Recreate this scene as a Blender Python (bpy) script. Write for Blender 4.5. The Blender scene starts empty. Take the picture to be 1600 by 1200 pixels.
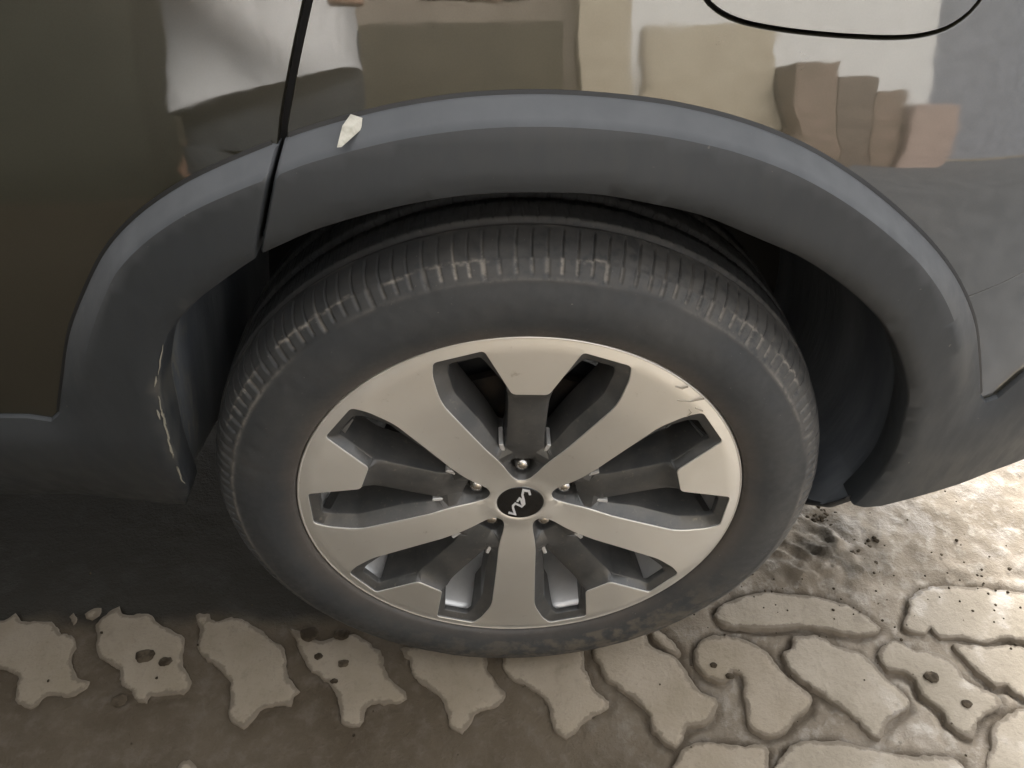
import bpy, bmesh, math, random
import numpy as np
from mathutils import Vector, Matrix
from mathutils.geometry import delaunay_2d_cdt

random.seed(7)
scn = bpy.context.scene
COL = scn.collection
WZ = .325                      # height of the wheel centre above the ground

# ------------------------------------------------------------------ camera
cd = bpy.data.cameras.new('camera')
cam = bpy.data.objects.new('camera', cd)
COL.objects.link(cam)
scn.camera = cam
cam.location = (-.0252, -.533, .6482 + WZ)
cam.rotation_mode = 'XYZ'
cam.rotation_euler = (math.pi/2 - .7197, 0, -.0299)
cd.sensor_fit = 'HORIZONTAL'
cd.sensor_width = 36
cd.lens = 1202/1600*36
cd.clip_start = .02
cd.clip_end = 500
cd.dof.use_dof = False

# ------------------------------------------------------------------ light
SUN_EL, SUN_AZ = math.radians(46), math.radians(-72)     # azimuth measured from +x towards -y
w = bpy.data.worlds.new('World')
scn.world = w
w.use_nodes = True
nt = w.node_tree
bg = nt.nodes['Background']
sky = nt.nodes.new('ShaderNodeTexSky')
sky.sky_type = 'NISHITA'
sky.sun_disc = False
sky.sun_elevation = SUN_EL
sky.sun_rotation = math.radians(90) + SUN_AZ
sky.air_density = 1.0
sky.dust_density = 4.0
hs = nt.nodes.new('ShaderNodeHueSaturation')            # thin cloud takes most of the blue out
hs.inputs['Saturation'].default_value = .06
nt.links.new(sky.outputs[0], hs.inputs['Color'])
nt.links.new(hs.outputs[0], bg.inputs[0])
bg.inputs[1].default_value = .15
sd = bpy.data.lights.new('sun', 'SUN')
sun = bpy.data.objects.new('sun', sd)
COL.objects.link(sun)
sd.energy = 1.25
sd.angle = math.radians(20)
sd.color = (1, .94, .85)
sv = Vector((math.cos(SUN_EL)*math.cos(SUN_AZ), -math.cos(SUN_EL)*math.sin(SUN_AZ), math.sin(SUN_EL)))
sun.rotation_euler = sv.to_track_quat('Z', 'Y').to_euler()
sun.location = sv*6
scn.view_settings.view_transform = 'Standard'
scn.view_settings.look = 'None'
scn.view_settings.exposure = 2.1
scn.view_settings.gamma = 1

# ------------------------------------------------------------------ outlines in metres
OUTER = [(-0.472,0.491),(-0.450,0.490),(-0.430,0.485),(-0.419,0.494),(-0.401,0.532),(-0.377,0.581),(-0.352,0.619),(-0.320,0.660),(-0.287,0.689),(-0.250,0.712),(-0.214,0.728),(-0.173,0.743),(-0.152,0.750),(-0.116,0.759),(-0.080,0.766),(-0.036,0.771),(0.013,0.772),(0.061,0.769),(0.106,0.763),(0.153,0.752),(0.197,0.736),(0.239,0.714),(0.282,0.685),(0.324,0.651),(0.358,0.616),(0.388,0.575),(0.412,0.529),(0.432,0.486),(0.442,0.476),(0.454,0.480),(0.469,0.504)]
INNER = [(-0.360,0.335),(-0.347,0.368),(-0.327,0.474),(-0.318,0.526),(-0.305,0.562),(-0.290,0.592),(-0.268,0.616),(-0.248,0.633),(-0.203,0.664),(-0.177,0.677),(-0.151,0.688),(-0.103,0.702),(-0.056,0.711),(-0.010,0.714),(0.048,0.712),(0.095,0.703),(0.132,0.693),(0.171,0.676),(0.212,0.657),(0.245,0.636),(0.276,0.612),(0.304,0.585),(0.330,0.549),(0.352,0.507),(0.362,0.474),(0.370,0.428),(0.371,0.386),(0.364,0.350),(0.358,0.332)]
BOTL = [(-0.583,0.312),(-0.520,0.276),(-0.452,0.285),(-0.369,0.317)]
BOTR = [(0.363,0.324),(0.386,0.331),(0.436,0.343),(0.470,0.351),(0.503,0.363),(0.540,0.370)]
GAPB = [(-0.142,0.831),(-0.156,0.794),(-0.170,0.753),(-0.175,0.740)]
GAPT = [(-0.170,0.749),(-0.184,0.711),(-0.202,0.663)]
FUEL = [(0.118,0.829),(0.127,0.822),(0.141,0.817),(0.159,0.813),(0.185,0.810),(0.218,0.807),(0.252,0.806),(0.273,0.808),(0.289,0.814),(0.298,0.820),(0.302,0.828)]
SEAM = [(0.375,0.603),(0.396,0.613),(0.414,0.624)]
STICK = [(-0.121,0.763),(-0.113,0.761),(-0.114,0.755),(-0.126,0.750),(-0.129,0.750),(-0.126,0.759)]
CREASE = [(-0.224,0.707),(-0.179,0.729),(-0.097,0.750),(-0.010,0.762),(0.055,0.760),(0.169,0.736),(0.262,0.689)]
PAVERS = [
[0,[(-0.792,0.083),(-0.732,0.088),(-0.721,0.094),(-0.716,0.101),(-0.701,0.087),(-0.659,0.084),(-0.638,0.065),(-0.617,0.058),(-0.610,0.038),(-0.606,0.019),(-0.590,0.000),(-0.573,-0.008),(-0.577,-0.023),(-0.591,-0.029),(-0.620,-0.026),(-0.626,-0.038),(-0.638,-0.042),(-0.661,-0.027),(-0.672,0.003),(-0.699,0.015),(-0.756,0.028)]],
 [0,[(-0.595,0.077),(-0.586,0.092),(-0.580,0.102),(-0.572,0.107),(-0.559,0.093),(-0.527,0.092),(-0.510,0.079),(-0.488,0.067),(-0.466,0.053),(-0.461,0.029),(-0.454,0.010),(-0.438,-0.009),(-0.442,-0.029),(-0.484,-0.030),(-0.486,-0.040),(-0.497,-0.038),(-0.511,-0.023),(-0.528,-0.011),(-0.538,0.008),(-0.565,0.022),(-0.577,0.037),(-0.588,0.062)]],
 [0,[(-0.459,0.090),(-0.440,0.090),(-0.428,0.077),(-0.403,0.084),(-0.368,0.068),(-0.352,0.055),(-0.341,0.044),(-0.321,0.032),(-0.312,-0.004),(-0.302,-0.015),(-0.289,-0.030),(-0.296,-0.037),(-0.297,-0.050),(-0.318,-0.048),(-0.332,-0.051),(-0.340,-0.060),(-0.345,-0.068),(-0.352,-0.077),(-0.374,-0.063),(-0.377,-0.042),(-0.385,-0.015),(-0.405,0.004),(-0.440,0.033),(-0.447,0.062)]],
 [0,[(-0.322,0.064),(-0.303,0.058),(-0.274,0.042),(-0.257,0.047),(-0.235,0.051),(-0.222,0.048),(-0.203,0.035),(-0.186,0.019),(-0.181,-0.003),(-0.170,-0.019),(-0.152,-0.035),(-0.156,-0.051),(-0.198,-0.051),(-0.201,-0.072),(-0.213,-0.080),(-0.225,-0.077),(-0.234,-0.059),(-0.241,-0.037),(-0.247,-0.025),(-0.275,-0.005),(-0.290,0.010),(-0.300,0.029),(-0.307,0.045)]],
 [0,[(-0.162,0.027),(-0.145,0.029),(-0.097,0.027),(-0.048,0.021),(-0.042,-0.007),(-0.027,-0.032),(-0.019,-0.039),(-0.028,-0.056),(-0.057,-0.068),(-0.067,-0.084),(-0.075,-0.092),(-0.089,-0.085),(-0.096,-0.067),(-0.103,-0.045),(-0.118,-0.032),(-0.138,-0.018),(-0.146,0.001),(-0.150,0.010)]],
 [0,[(-0.022,0.004),(-0.009,0.023),(0.080,0.027),(0.088,-0.002),(0.096,-0.034),(0.116,-0.056),(0.108,-0.069),(0.078,-0.083),(0.069,-0.096),(0.056,-0.102),(0.041,-0.088),(0.037,-0.067),(0.027,-0.045),(0.007,-0.031),(-0.010,-0.022),(-0.018,-0.012)]],
 [0,[(0.101,0.014),(0.116,0.031),(0.171,0.044),(0.185,0.019),(0.213,0.004),(0.226,-0.020),(0.234,-0.042),(0.255,-0.056),(0.252,-0.073),(0.239,-0.087),(0.211,-0.093),(0.203,-0.105),(0.190,-0.118),(0.176,-0.108),(0.165,-0.091),(0.162,-0.070),(0.137,-0.044),(0.114,-0.025),(0.108,-0.002)]],
 [0,[(0.239,0.000),(0.247,0.019),(0.270,0.032),(0.311,0.027),(0.341,0.005),(0.349,-0.014),(0.361,-0.035),(0.380,-0.057),(0.374,-0.074),(0.352,-0.086),(0.328,-0.104),(0.307,-0.108),(0.290,-0.093),(0.290,-0.072),(0.296,-0.040),(0.296,-0.024),(0.287,-0.019),(0.272,-0.035),(0.255,-0.031),(0.243,-0.020)]],
 [0,[(0.385,0.028),(0.419,0.028),(0.437,0.014),(0.464,0.004),(0.477,-0.009),(0.483,-0.027),(0.490,-0.041),(0.504,-0.059),(0.503,-0.076),(0.480,-0.088),(0.464,-0.098),(0.450,-0.116),(0.439,-0.112),(0.429,-0.095),(0.417,-0.078),(0.402,-0.062),(0.389,-0.049),(0.373,-0.033),(0.362,-0.015),(0.360,0.002),(0.376,0.011)]],
 [0,[(0.496,0.005),(0.524,0.019),(0.540,0.004),(0.573,-0.002),(0.588,-0.017),(0.592,-0.040),(0.605,-0.053),(0.625,-0.067),(0.618,-0.082),(0.590,-0.092),(0.574,-0.108),(0.565,-0.121),(0.555,-0.113),(0.543,-0.098),(0.543,-0.086),(0.534,-0.069),(0.525,-0.060),(0.527,-0.040),(0.515,-0.028),(0.497,-0.025),(0.490,-0.009)]],
 [0,[(0.600,0.009),(0.640,0.005),(0.675,0.007),(0.695,0.002),(0.743,-0.007),(0.710,-0.078),(0.657,-0.068),(0.644,-0.052),(0.629,-0.052),(0.613,-0.029),(0.605,-0.008)]],
 [0,[(0.575,0.087),(0.618,0.104),(0.680,0.099),(0.742,0.089),(0.819,0.076),(0.778,0.006),(0.700,0.011),(0.681,0.018),(0.644,0.012),(0.614,0.020),(0.586,0.017),(0.580,0.035),(0.568,0.027),(0.541,0.036),(0.562,0.068)]],
 [0,[(0.284,0.071),(0.318,0.091),(0.368,0.100),(0.422,0.093),(0.465,0.081),(0.494,0.060),(0.509,0.039),(0.492,0.029),(0.456,0.030),(0.432,0.039),(0.388,0.044),(0.342,0.042),(0.290,0.050)]],
 [0,[(0.594,-0.110),(0.610,-0.096),(0.649,-0.083),(0.727,-0.079),(0.642,-0.221),(0.531,-0.218),(0.565,-0.154),(0.583,-0.128)]],
 [0,[(0.328,-0.126),(0.387,-0.116),(0.432,-0.127),(0.476,-0.136),(0.536,-0.146),(0.513,-0.217),(0.280,-0.210)]],
 [0,[(0.185,0.042),(0.198,0.043),(0.213,0.028),(0.223,0.008),(0.216,0.005),(0.194,0.021)]],
 [0,[(-0.422,-0.127),(-0.417,-0.115),(-0.410,-0.112),(-0.398,-0.125),(-0.383,-0.170),(-0.413,-0.169)]],
 [0,[(-0.618,0.095),(-0.608,0.104),(-0.598,0.104),(-0.595,0.092),(-0.603,0.085)]],
 [0,[(-0.637,0.091),(-0.634,0.097),(-0.626,0.087),(-0.626,0.077)]],
 [0,[(0.192,-0.128),(0.227,-0.113),(0.274,-0.119),(0.304,-0.127),(0.269,-0.210),(0.162,-0.206)]],
]
EMB_A = [(0.0104, 0.0142), (0.0092, 0.0198), (0.0032, 0.0217), (0.0021, 0.0145), (0.0038, 0.006), (0.0044, -0.0004), (0.0016, -0.0046), (-0.0054, 0.0007), (-0.0079, -0.0028), (-0.0079, -0.0064), (-0.0067, -0.0123), (-0.0055, -0.0178), (-0.0128, -0.0147)]
EMB_B = [(-0.0033, 0.0037), (-0.0008, 0.009), (0.0009, 0.0075), (0.0022, -0.001)]
SCR= [[(0.1424, 0.1758), (0.1493, 0.1732), (0.1544, 0.1754)], [(0.1466, 0.1588), (0.159, 0.1568), (0.172, 0.1597)], [(0.1584, 0.1367), (0.1625, 0.1425), (0.1593, 0.1468)], [(0.1652, 0.1483), (0.1733, 0.1439)]]

# ------------------------------------------------------------------ helpers
def A(p): return np.array(p, float)

def catmull(pts, step=.006, closed=False):
    P = A(pts); n = len(P); out = []
    rng = range(n) if closed else range(n-1)
    for i in rng:
        p0 = P[(i-1) % n] if closed or i > 0 else 2*P[0]-P[1]
        p1 = P[i]; p2 = P[(i+1) % n]
        p3 = P[(i+2) % n] if closed or i+2 < n else 2*P[-1]-P[-2]
        k = max(1, int(np.hypot(*(p2-p1))/step))
        for j in range(k):
            t = j/k
            out.append(.5*((2*p1)+(-p0+p2)*t+(2*p0-5*p1+4*p2-p3)*t*t+(-p0+3*p1-3*p2+p3)*t**3))
    if not closed: out.append(P[-1])
    return A(out)

def resample(loop, step, closed=True):
    P = A(loop); out = []
    n = len(P)
    for i in range(n if closed else n-1):
        a = P[i]; b = P[(i+1) % n]
        k = max(1, int(round(np.hypot(*(b-a))/step)))
        for j in range(k): out.append(a+(b-a)*j/k)
    if not closed: out.append(P[-1])
    return A(out)

def round_poly(pts, rad, seg=4):
    P = A(pts); n = len(P); out = []
    for i in range(n):
        a, b, c = P[i-1], P[i], P[(i+1) % n]
        r = rad[i] if hasattr(rad, '__len__') else rad
        la, lc = np.hypot(*(a-b)), np.hypot(*(c-b))
        r = min(r, la*.45, lc*.45)
        s = b+(a-b)/la*r; e = b+(c-b)/lc*r
        for j in range(seg+1):
            t = j/seg
            out.append((1-t)**2*s+2*t*(1-t)*b+t*t*e)
    return A(out)

def inside(P, loop):
    P = A(P); L = A(loop); x, y = P[:, 0], P[:, 1]
    c = np.zeros(len(P), bool); n = len(L)
    for i in range(n):
        x1, y1 = L[i]; x2, y2 = L[(i+1) % n]
        if y1 == y2: continue
        m = ((y1 > y) != (y2 > y)) & (x < (x2-x1)*(y-y1)/(y2-y1)+x1)
        c ^= m
    return c

def dist(P, line, closed=False):
    P = A(P); L = A(line); d = np.full(len(P), 1e9)
    for i in range(len(L) if closed else len(L)-1):
        a = L[i]; b = L[(i+1) % len(L)]; ab = b-a; q = ab@ab
        if q < 1e-14: continue
        t = np.clip(((P-a)@ab)/q, 0, 1)
        d = np.minimum(d, np.hypot(*(P-a-t[:, None]*ab).T))
    return d

def loop_normals(L):
    """unit normals pointing away from the inside of a closed loop"""
    L = A(L); T = np.roll(L, -1, 0)-np.roll(L, 1, 0)
    T /= np.maximum(np.hypot(T[:, 0], T[:, 1]), 1e-9)[:, None]
    area = .5*np.sum(L[:, 0]*np.roll(L[:, 1], -1)-np.roll(L[:, 0], -1)*L[:, 1])
    N = np.stack([T[:, 1], -T[:, 0]], -1)
    return N if area > 0 else -N

def cdt(loops, extra, lines=()):
    V = []; E = []; ids = []
    for L in loops:
        s = len(V); n = len(L); V += [tuple(p) for p in L]
        E += [(s+i, s+(i+1) % n) for i in range(n)]; ids.append(range(s, s+n))
    for L in lines:
        s = len(V); V += [tuple(p) for p in L]
        E += [(s+i, s+i+1) for i in range(len(L)-1)]
    V += [tuple(p) for p in extra]
    vo, _, fo, ov, _, _ = delaunay_2d_cdt([Vector(v) for v in V], E, [], 0, 1e-7)
    vo = A([tuple(v) for v in vo]); F = A([list(f) for f in fo]).astype(int)
    cen = vo[F].mean(1)
    ok = inside(cen, loops[0])
    for L in loops[1:]: ok &= ~inside(cen, L)
    F = F[ok]
    return vo, F

def noise2(x, y, seed=0):
    """smooth value noise, period about 1"""
    x = np.asarray(x, float); y = np.asarray(y, float)
    xi = np.floor(x).astype(np.int64); yi = np.floor(y).astype(np.int64)
    fx = x-xi; fy = y-yi; fx = fx*fx*(3-2*fx); fy = fy*fy*(3-2*fy)
    def h(a, b):
        n = (a*374761393+b*668265263+seed*974634777) & 0x7fffffff
        n = ((n ^ (n >> 13))*1274126177) & 0x7fffffff
        return ((n ^ (n >> 16)) & 0xffff)/32767.5-1
    return (h(xi, yi)*(1-fx)+h(xi+1, yi)*fx)*(1-fy)+(h(xi, yi+1)*(1-fx)+h(xi+1, yi+1)*fx)*fy

def fbm(x, y, o=4, seed=0):
    s = 0; a = 1
    for k in range(o):
        s = s+a*noise2(x*2**k, y*2**k, seed+k*17); a *= .5
    return s/1.9

def mesh(name, V, F, mat, parent=None, smooth=True, angle=32, attrs=None):
    me = bpy.data.meshes.new(name)
    me.from_pydata([tuple(v) for v in np.asarray(V).tolist()] if not isinstance(V, list) else V, [], [list(map(int, f)) for f in F])
    me.update()
    if attrs:
        for k, a in attrs.items():
            at = me.attributes.new(k, 'FLOAT', 'POINT')
            at.data.foreach_set('value', np.asarray(a, np.float32))
    if smooth:
        me.shade_smooth()
        if angle: me.set_sharp_from_angle(angle=math.radians(angle))
    for m in (mat if isinstance(mat, (list, tuple)) else [mat]): me.materials.append(m)
    o = bpy.data.objects.new(name, me)
    COL.objects.link(o)
    if parent is not None: o.parent = parent
    return o

def fixnormals(o):
    bm = bmesh.new(); bm.from_mesh(o.data)
    bmesh.ops.recalc_face_normals(bm, faces=bm.faces)
    bm.to_mesh(o.data); bm.free(); return o

def bm_obj(name, bm, mat, parent=None, angle=32, bevel=0):
    if bevel:
        es = [e for e in bm.edges if len(e.link_faces) == 2 and e.calc_face_angle(0) > .5]
        bmesh.ops.bevel(bm, geom=es, offset=bevel, segments=2, affect='EDGES')
    me = bpy.data.meshes.new(name); bm.to_mesh(me); bm.free()
    me.shade_smooth(); me.set_sharp_from_angle(angle=math.radians(angle))
    me.materials.append(mat)
    o = bpy.data.objects.new(name, me); COL.objects.link(o)
    if parent is not None: o.parent = parent
    return o

def box_bm(x0, x1, y0, y1, z0, z1, bm=None):
    bm = bm or bmesh.new()
    v = [bm.verts.new((x, y, z)) for x in (x0, x1) for y in (y0, y1) for z in (z0, z1)]
    for f in ((0, 1, 3, 2), (4, 6, 7, 5), (0, 4, 5, 1), (2, 3, 7, 6), (0, 2, 6, 4), (1, 5, 7, 3)):
        bm.faces.new([v[i] for i in f])
    return bm

def thing(name, label, cat, loc=(0, 0, 0), group=None):
    o = bpy.data.objects.new(name, None); COL.objects.link(o)
    o.location = loc; o['label'] = label; o['category'] = cat; o.empty_display_size = .1
    if group: o['group'] = group
    return o

def tag(o, label, cat, group=None):
    o['label'] = label; o['category'] = cat
    if group: o['group'] = group
    return o

def revolve(prof, n, cz=WZ, close=False):
    """prof: list of (y, r), revolved round the wheel axis"""
    P = A(prof); th = np.linspace(0, 2*np.pi, n, endpoint=False)
    V = np.stack([P[None, :, 1]*np.cos(th)[:, None], np.repeat(P[None, :, 0], n, 0), P[None, :, 1]*np.sin(th)[:, None]+cz], -1).reshape(-1, 3)
    m = len(P); i = np.arange(n)[:, None]; j = np.arange(m-1)[None, :]
    a = i*m+j; b = ((i+1) % n)*m+j
    F = np.stack([a, a+1, b+1, b], -1).reshape(-1, 4)
    return V, F

# ------------------------------------------------------------------ materials
def mat(name, col, rough=.5, metal=0, coat=0, coat_rough=.03, coat_ior=1.5, spec=.5):
    m = bpy.data.materials.new(name); m.use_nodes = True
    b = m.node_tree.nodes['Principled BSDF']
    b.inputs['Base Color'].default_value = (*col, 1)
    b.inputs['Roughness'].default_value = rough
    b.inputs['Metallic'].default_value = metal
    b.inputs['Coat Weight'].default_value = coat
    b.inputs['Coat Roughness'].default_value = coat_rough
    b.inputs['Coat IOR'].default_value = coat_ior
    b.inputs['Specular IOR Level'].default_value = spec
    return m

class N:
    def __init__(s, m): s.m = m; s.t = m.node_tree; s.b = s.t.nodes['Principled BSDF']
    def new(s, t, **k):
        n = s.t.nodes.new(t)
        for a, v in k.items(): setattr(n, a, v)
        return n
    def link(s, a, b): s.t.links.new(a, b)
    def pos(s, scale=None):
        g = s.new('ShaderNodeNewGeometry')
        if scale is None: return g.outputs['Position']
        v = s.new('ShaderNodeVectorMath', operation='MULTIPLY')
        s.link(g.outputs['Position'], v.inputs[0]); v.inputs[1].default_value = scale
        return v.outputs[0]
    def noise(s, scale, detail=4, rough=.55, vec=None, dist=0):
        n = s.new('ShaderNodeTexNoise')
        s.link(vec if vec is not None else s.pos(), n.inputs['Vector'])
        n.inputs['Scale'].default_value = scale; n.inputs['Detail'].default_value = detail
        n.inputs['Roughness'].default_value = rough; n.inputs['Distortion'].default_value = dist
        return n.outputs['Fac']
    def ramp(s, fac, a, b, va=0, vb=1):
        n = s.new('ShaderNodeMapRange'); s.link(fac, n.inputs[0])
        n.interpolation_type = 'SMOOTHSTEP'
        for i, v in zip((1, 2, 3, 4), (a, b, va, vb)): n.inputs[i].default_value = v
        return n.outputs[0]
    def attr(s, name):
        n = s.new('ShaderNodeAttribute'); n.attribute_name = name; return n.outputs['Fac']
    def math(s, op, a, b):
        n = s.new('ShaderNodeMath', operation=op)
        for i, v in enumerate((a, b)):
            if isinstance(v, (int, float)): n.inputs[i].default_value = v
            else: s.link(v, n.inputs[i])
        return n.outputs[0]
    def mix(s, fac, a, b):
        n = s.new('ShaderNodeMix', data_type='RGBA')
        for sock, v in ((n.inputs[0], fac), (n.inputs[6], a), (n.inputs[7], b)):
            if isinstance(v, (int, float)): sock.default_value = v
            elif isinstance(v, (tuple, list)): sock.default_value = (*v, 1)
            else: s.link(v, sock)
        return n.outputs[2]
    def bump(s, h, strength=.3, dist=.001, normal=None):
        n = s.new('ShaderNodeBump'); s.link(h, n.inputs['Height'])
        n.inputs['Strength'].default_value = strength; n.inputs['Distance'].default_value = dist
        if normal is not None: s.link(normal, n.inputs['Normal'])
        return n.outputs[0]
    def col(s, v): s.link(v, s.b.inputs['Base Color'])
    def rough(s, v): s.link(v, s.b.inputs['Roughness'])
    def nrm(s, v, coat=False):
        s.link(v, s.b.inputs['Normal'])
        if coat: s.link(v, s.b.inputs['Coat Normal'])

# car paint: dark bronze metallic under clear coat
M_paint = mat('bronze_paint', (.042, .036, .026), .33, .55, 1, .012, 2.1)
n = N(M_paint)
fl = n.noise(900, 2)
dirt = n.noise(7, 5, .6)
n.col(n.mix(n.ramp(fl, .3, .7), (.037, .034, .023), (.042, .038, .026)))
n.rough(n.ramp(dirt, .35, .8, .28, .45))
cr = n.ramp(n.noise(16, 6, .65), .40, .85, .020, .09); n.link(cr, n.b.inputs['Coat Roughness'])
n.nrm(n.bump(n.noise(55, 1, .4), .03, .0012), True)

# unpainted grey-black plastic trim
M_trim = mat('trim_plastic', (.05, .053, .057), .52, 0, 0)
n = N(M_trim)
d1 = n.noise(4.5, 5, .6); d2 = n.noise(60, 4, .6, n.pos((1, 1, .3)))
c = n.mix(n.ramp(d1, .3, .75), (.027, .031, .035), (.036, .039, .041))
sp = n.ramp(n.noise(210, 2, .5), .74, .8)
c = n.mix(n.math('MULTIPLY', sp, .35), c, (.22, .20, .17))
c = n.mix(n.math('MULTIPLY', n.attr('bevel_light'), n.ramp(d1, .1, .8, .55, .95)), c, (.088, .092, .098))  # upturned bevel coloured lighter, as if catching the sky
du = n.math('MULTIPLY', n.attr('dust'), n.ramp(d2, .3, .62))
c = n.mix(du, c, (.19, .175, .14))
n.col(c); n.rough(n.ramp(d2, .3, .7, .45, .6))
n.nrm(n.bump(n.noise(1500, 2), .16, .0004))

M_dark = mat('dark_plastic', (.018, .02, .023), .6)
M_black = mat('shadow_black', (.006, .006, .007), .7)
M_edgeshade = mat('edge_shade_black', (.012, .012, .012), .5)  # near-black for the painted shadow line round the arch trim

# arch liner: streaky dusty black plastic
M_liner = mat('liner_plastic', (.02, .024, .03), .62)
n = N(M_liner)
st = n.noise(8, 5, .5, n.pos((.8, 2.2, .4)))
st2 = n.noise(90, 4, .6, n.pos((.5, 1.5, .25)))
c = n.mix(n.ramp(st, .25, .8), (.055, .065, .08), (.17, .185, .20))
c = n.mix(n.math('MULTIPLY', n.ramp(st2, .6, .8), .25), c, (.20, .20, .19))
c = n.mix(n.math('MULTIPLY', n.attr('dust'), n.ramp(st2, .45, .62)), c, (.26, .24, .18))
n.col(c); n.nrm(n.bump(st2, .4, .002))

# rubber
M_rub = mat('tyre_rubber', (.03, .03, .03), .62, spec=.4)
n = N(M_rub)
big = n.noise(9, 5, .6); fine = n.noise(120, 5, .65)
c = n.mix(n.ramp(big, .3, .75), (.036, .039, .042), (.058, .058, .057))
c = n.mix(n.math('MULTIPLY', n.attr('brown'), n.ramp(big, .15, .6)), c, (.092, .078, .066))
c = n.mix(n.math('MULTIPLY', n.attr('dust'), n.ramp(fine, .28, .6)), c, (.30, .275, .24))
c = n.mix(n.math('MULTIPLY', n.attr('mud'), n.ramp(n.noise(55, 5, .6), .42, .6)), c, (.125, .108, .085))
c = n.mix(n.math('MULTIPLY', n.ramp(n.noise(260, 2), .72, .78), .35), c, (.28, .26, .22))
c = n.mix(n.attr('cut'), c, (.006, .006, .007))  # shade inside the narrow tread slots put into the colour
n.col(c); n.rough(n.ramp(fine, .3, .7, .48, .68))
n.nrm(n.bump(fine, .25, .0006))

# machined wheel face, painted pockets, barrel
M_silver = mat('machined_alloy', (.66, .61, .53), .38, .8)
n = N(M_silver)
g = n.noise(14, 5, .6)
c = n.mix(n.ramp(g, .3, .75), (.93, .915, .865), (.90, .88, .825))
c = n.mix(n.math('MULTIPLY', n.ramp(n.noise(70, 6, .7), .62, .76), .35), c, (.36, .31, .22))
n.col(c); n.rough(n.ramp(n.noise(40, 5, .6), .3, .7, .33, .38))
sx = n.new('ShaderNodeSeparateXYZ'); n.link(n.pos(), sx.inputs[0])
zz = n.math('SUBTRACT', sx.outputs[2], WZ)
rr_ = n.math('SQRT', n.math('ADD', n.math('MULTIPLY', sx.outputs[0], sx.outputs[0]), n.math('MULTIPLY', zz, zz)), 0)
cb = n.new('ShaderNodeCombineXYZ'); n.link(n.math('MULTIPLY', rr_, 1800), cb.inputs[0])
n.nrm(n.bump(n.noise(1, 2, .5, cb.outputs[0]), .12, .0003))       # lathe lines
tg = n.new('ShaderNodeTangent', direction_type='RADIAL', axis='Y'); n.link(tg.outputs[0], n.b.inputs['Tangent'])
n.b.inputs['Anisotropic'].default_value = .65
M_pock = mat('pocket_paint', (.085, .085, .083), .38, .45)
n = N(M_pock)
g = n.noise(30, 6, .65)
c = n.mix(n.ramp(g, .35, .7), (.085, .086, .085), (.12, .116, .11))
c = n.mix(n.math('MULTIPLY', n.ramp(n.noise(160, 4, .6), .6, .74), .4), c, (.24, .22, .18))
n.col(c); n.rough(n.ramp(g, .3, .7, .3, .44))
M_barrel = mat('barrel_paint', (.34, .34, .34), .33, .6)
n = N(M_barrel)
c = n.mix(n.ramp(n.noise(25, 5, .65), .35, .7), (.78, .77, .75), (.88, .87, .85)); n.col(c)
M_nut = mat('nut_steel', (.62, .60, .57), .22, 1)
M_iron = mat('brake_iron', (.05, .045, .04), .5, .6)
n = N(M_iron); n.col(n.mix(n.ramp(n.noise(30, 5), .4, .65), (.02, .02, .02), (.045, .035, .028)))
M_cap = mat('cap_black', (.006, .007, .008), .12, 0, 1, .03)
M_emb = mat('emblem_white', (.62, .61, .60), .4)
M_scr = mat('scratch_dark', (.36, .32, .26), .7)

# paper scrap
M_paper = mat('paper_scrap', (.46, .44, .37), .7)
n = N(M_paper); n.col(n.mix(n.ramp(n.noise(120, 4), .35, .7), (.52, .50, .43), (.33, .31, .25)))

# concrete pavers
def paver_mat(name, a, b, dark, wet=0):
    m = mat(name, a, .75); n = N(m)
    g = n.noise(9, 6, .6); f = n.noise(160, 5, .7)
    c = n.mix(n.ramp(g, .3, .72), a, b)
    c = n.mix(n.math('MULTIPLY', n.ramp(f, .5, .75), .35), c, dark)
    blot = n.ramp(n.noise(26, 6, .62), .60, .72)
    c = n.mix(n.math('MULTIPLY', blot, .35), c, dark)
    n.col(c)
    eg = n.math('ADD', n.math('MULTIPLY', n.attr('edge'), .42), n.math('MULTIPLY', n.noise(38, 7, .72), 1.0))
    c = n.mix(n.math('MULTIPLY', n.ramp(eg, .70, .86), .7 if name.startswith('paver') else 0), c, (.105, .082, .058))
    n.col(c)
    wetm = n.ramp(n.noise(18, 5, .6), .55, .68)
    n.rough(n.ramp(wetm, 0, 1, .8, .8-wet))
    h = n.math('ADD', n.math('MULTIPLY', f, .6), n.noise(45, 6, .7))
    n.nrm(n.bump(h, .8, .0024))
    return m
M_pav = paver_mat('paver_concrete', (.225, .185, .13), (.28, .235, .178), (.14, .112, .08))
M_pavw = paver_mat('paver_concrete_damp', (.25, .213, .16), (.325, .28, .22), (.14, .115, .088), .45)

M_scuff = mat('scuffed_edge', (.26, .245, .20), .8)
M_mud = mat('ground_mud', (.1, .08, .06), .7)
n = N(M_mud)
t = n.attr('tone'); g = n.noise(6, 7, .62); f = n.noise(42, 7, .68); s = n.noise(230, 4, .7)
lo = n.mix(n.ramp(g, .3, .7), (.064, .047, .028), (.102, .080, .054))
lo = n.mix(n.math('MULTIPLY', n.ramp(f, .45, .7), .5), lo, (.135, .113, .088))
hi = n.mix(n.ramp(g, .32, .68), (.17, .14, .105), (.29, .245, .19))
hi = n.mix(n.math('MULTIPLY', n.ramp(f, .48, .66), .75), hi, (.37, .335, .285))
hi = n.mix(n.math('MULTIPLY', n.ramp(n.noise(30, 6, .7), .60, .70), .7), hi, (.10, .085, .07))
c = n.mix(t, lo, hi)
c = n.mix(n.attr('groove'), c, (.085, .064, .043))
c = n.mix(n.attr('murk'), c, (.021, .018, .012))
n.b.inputs['Specular IOR Level'].default_value = .35
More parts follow.
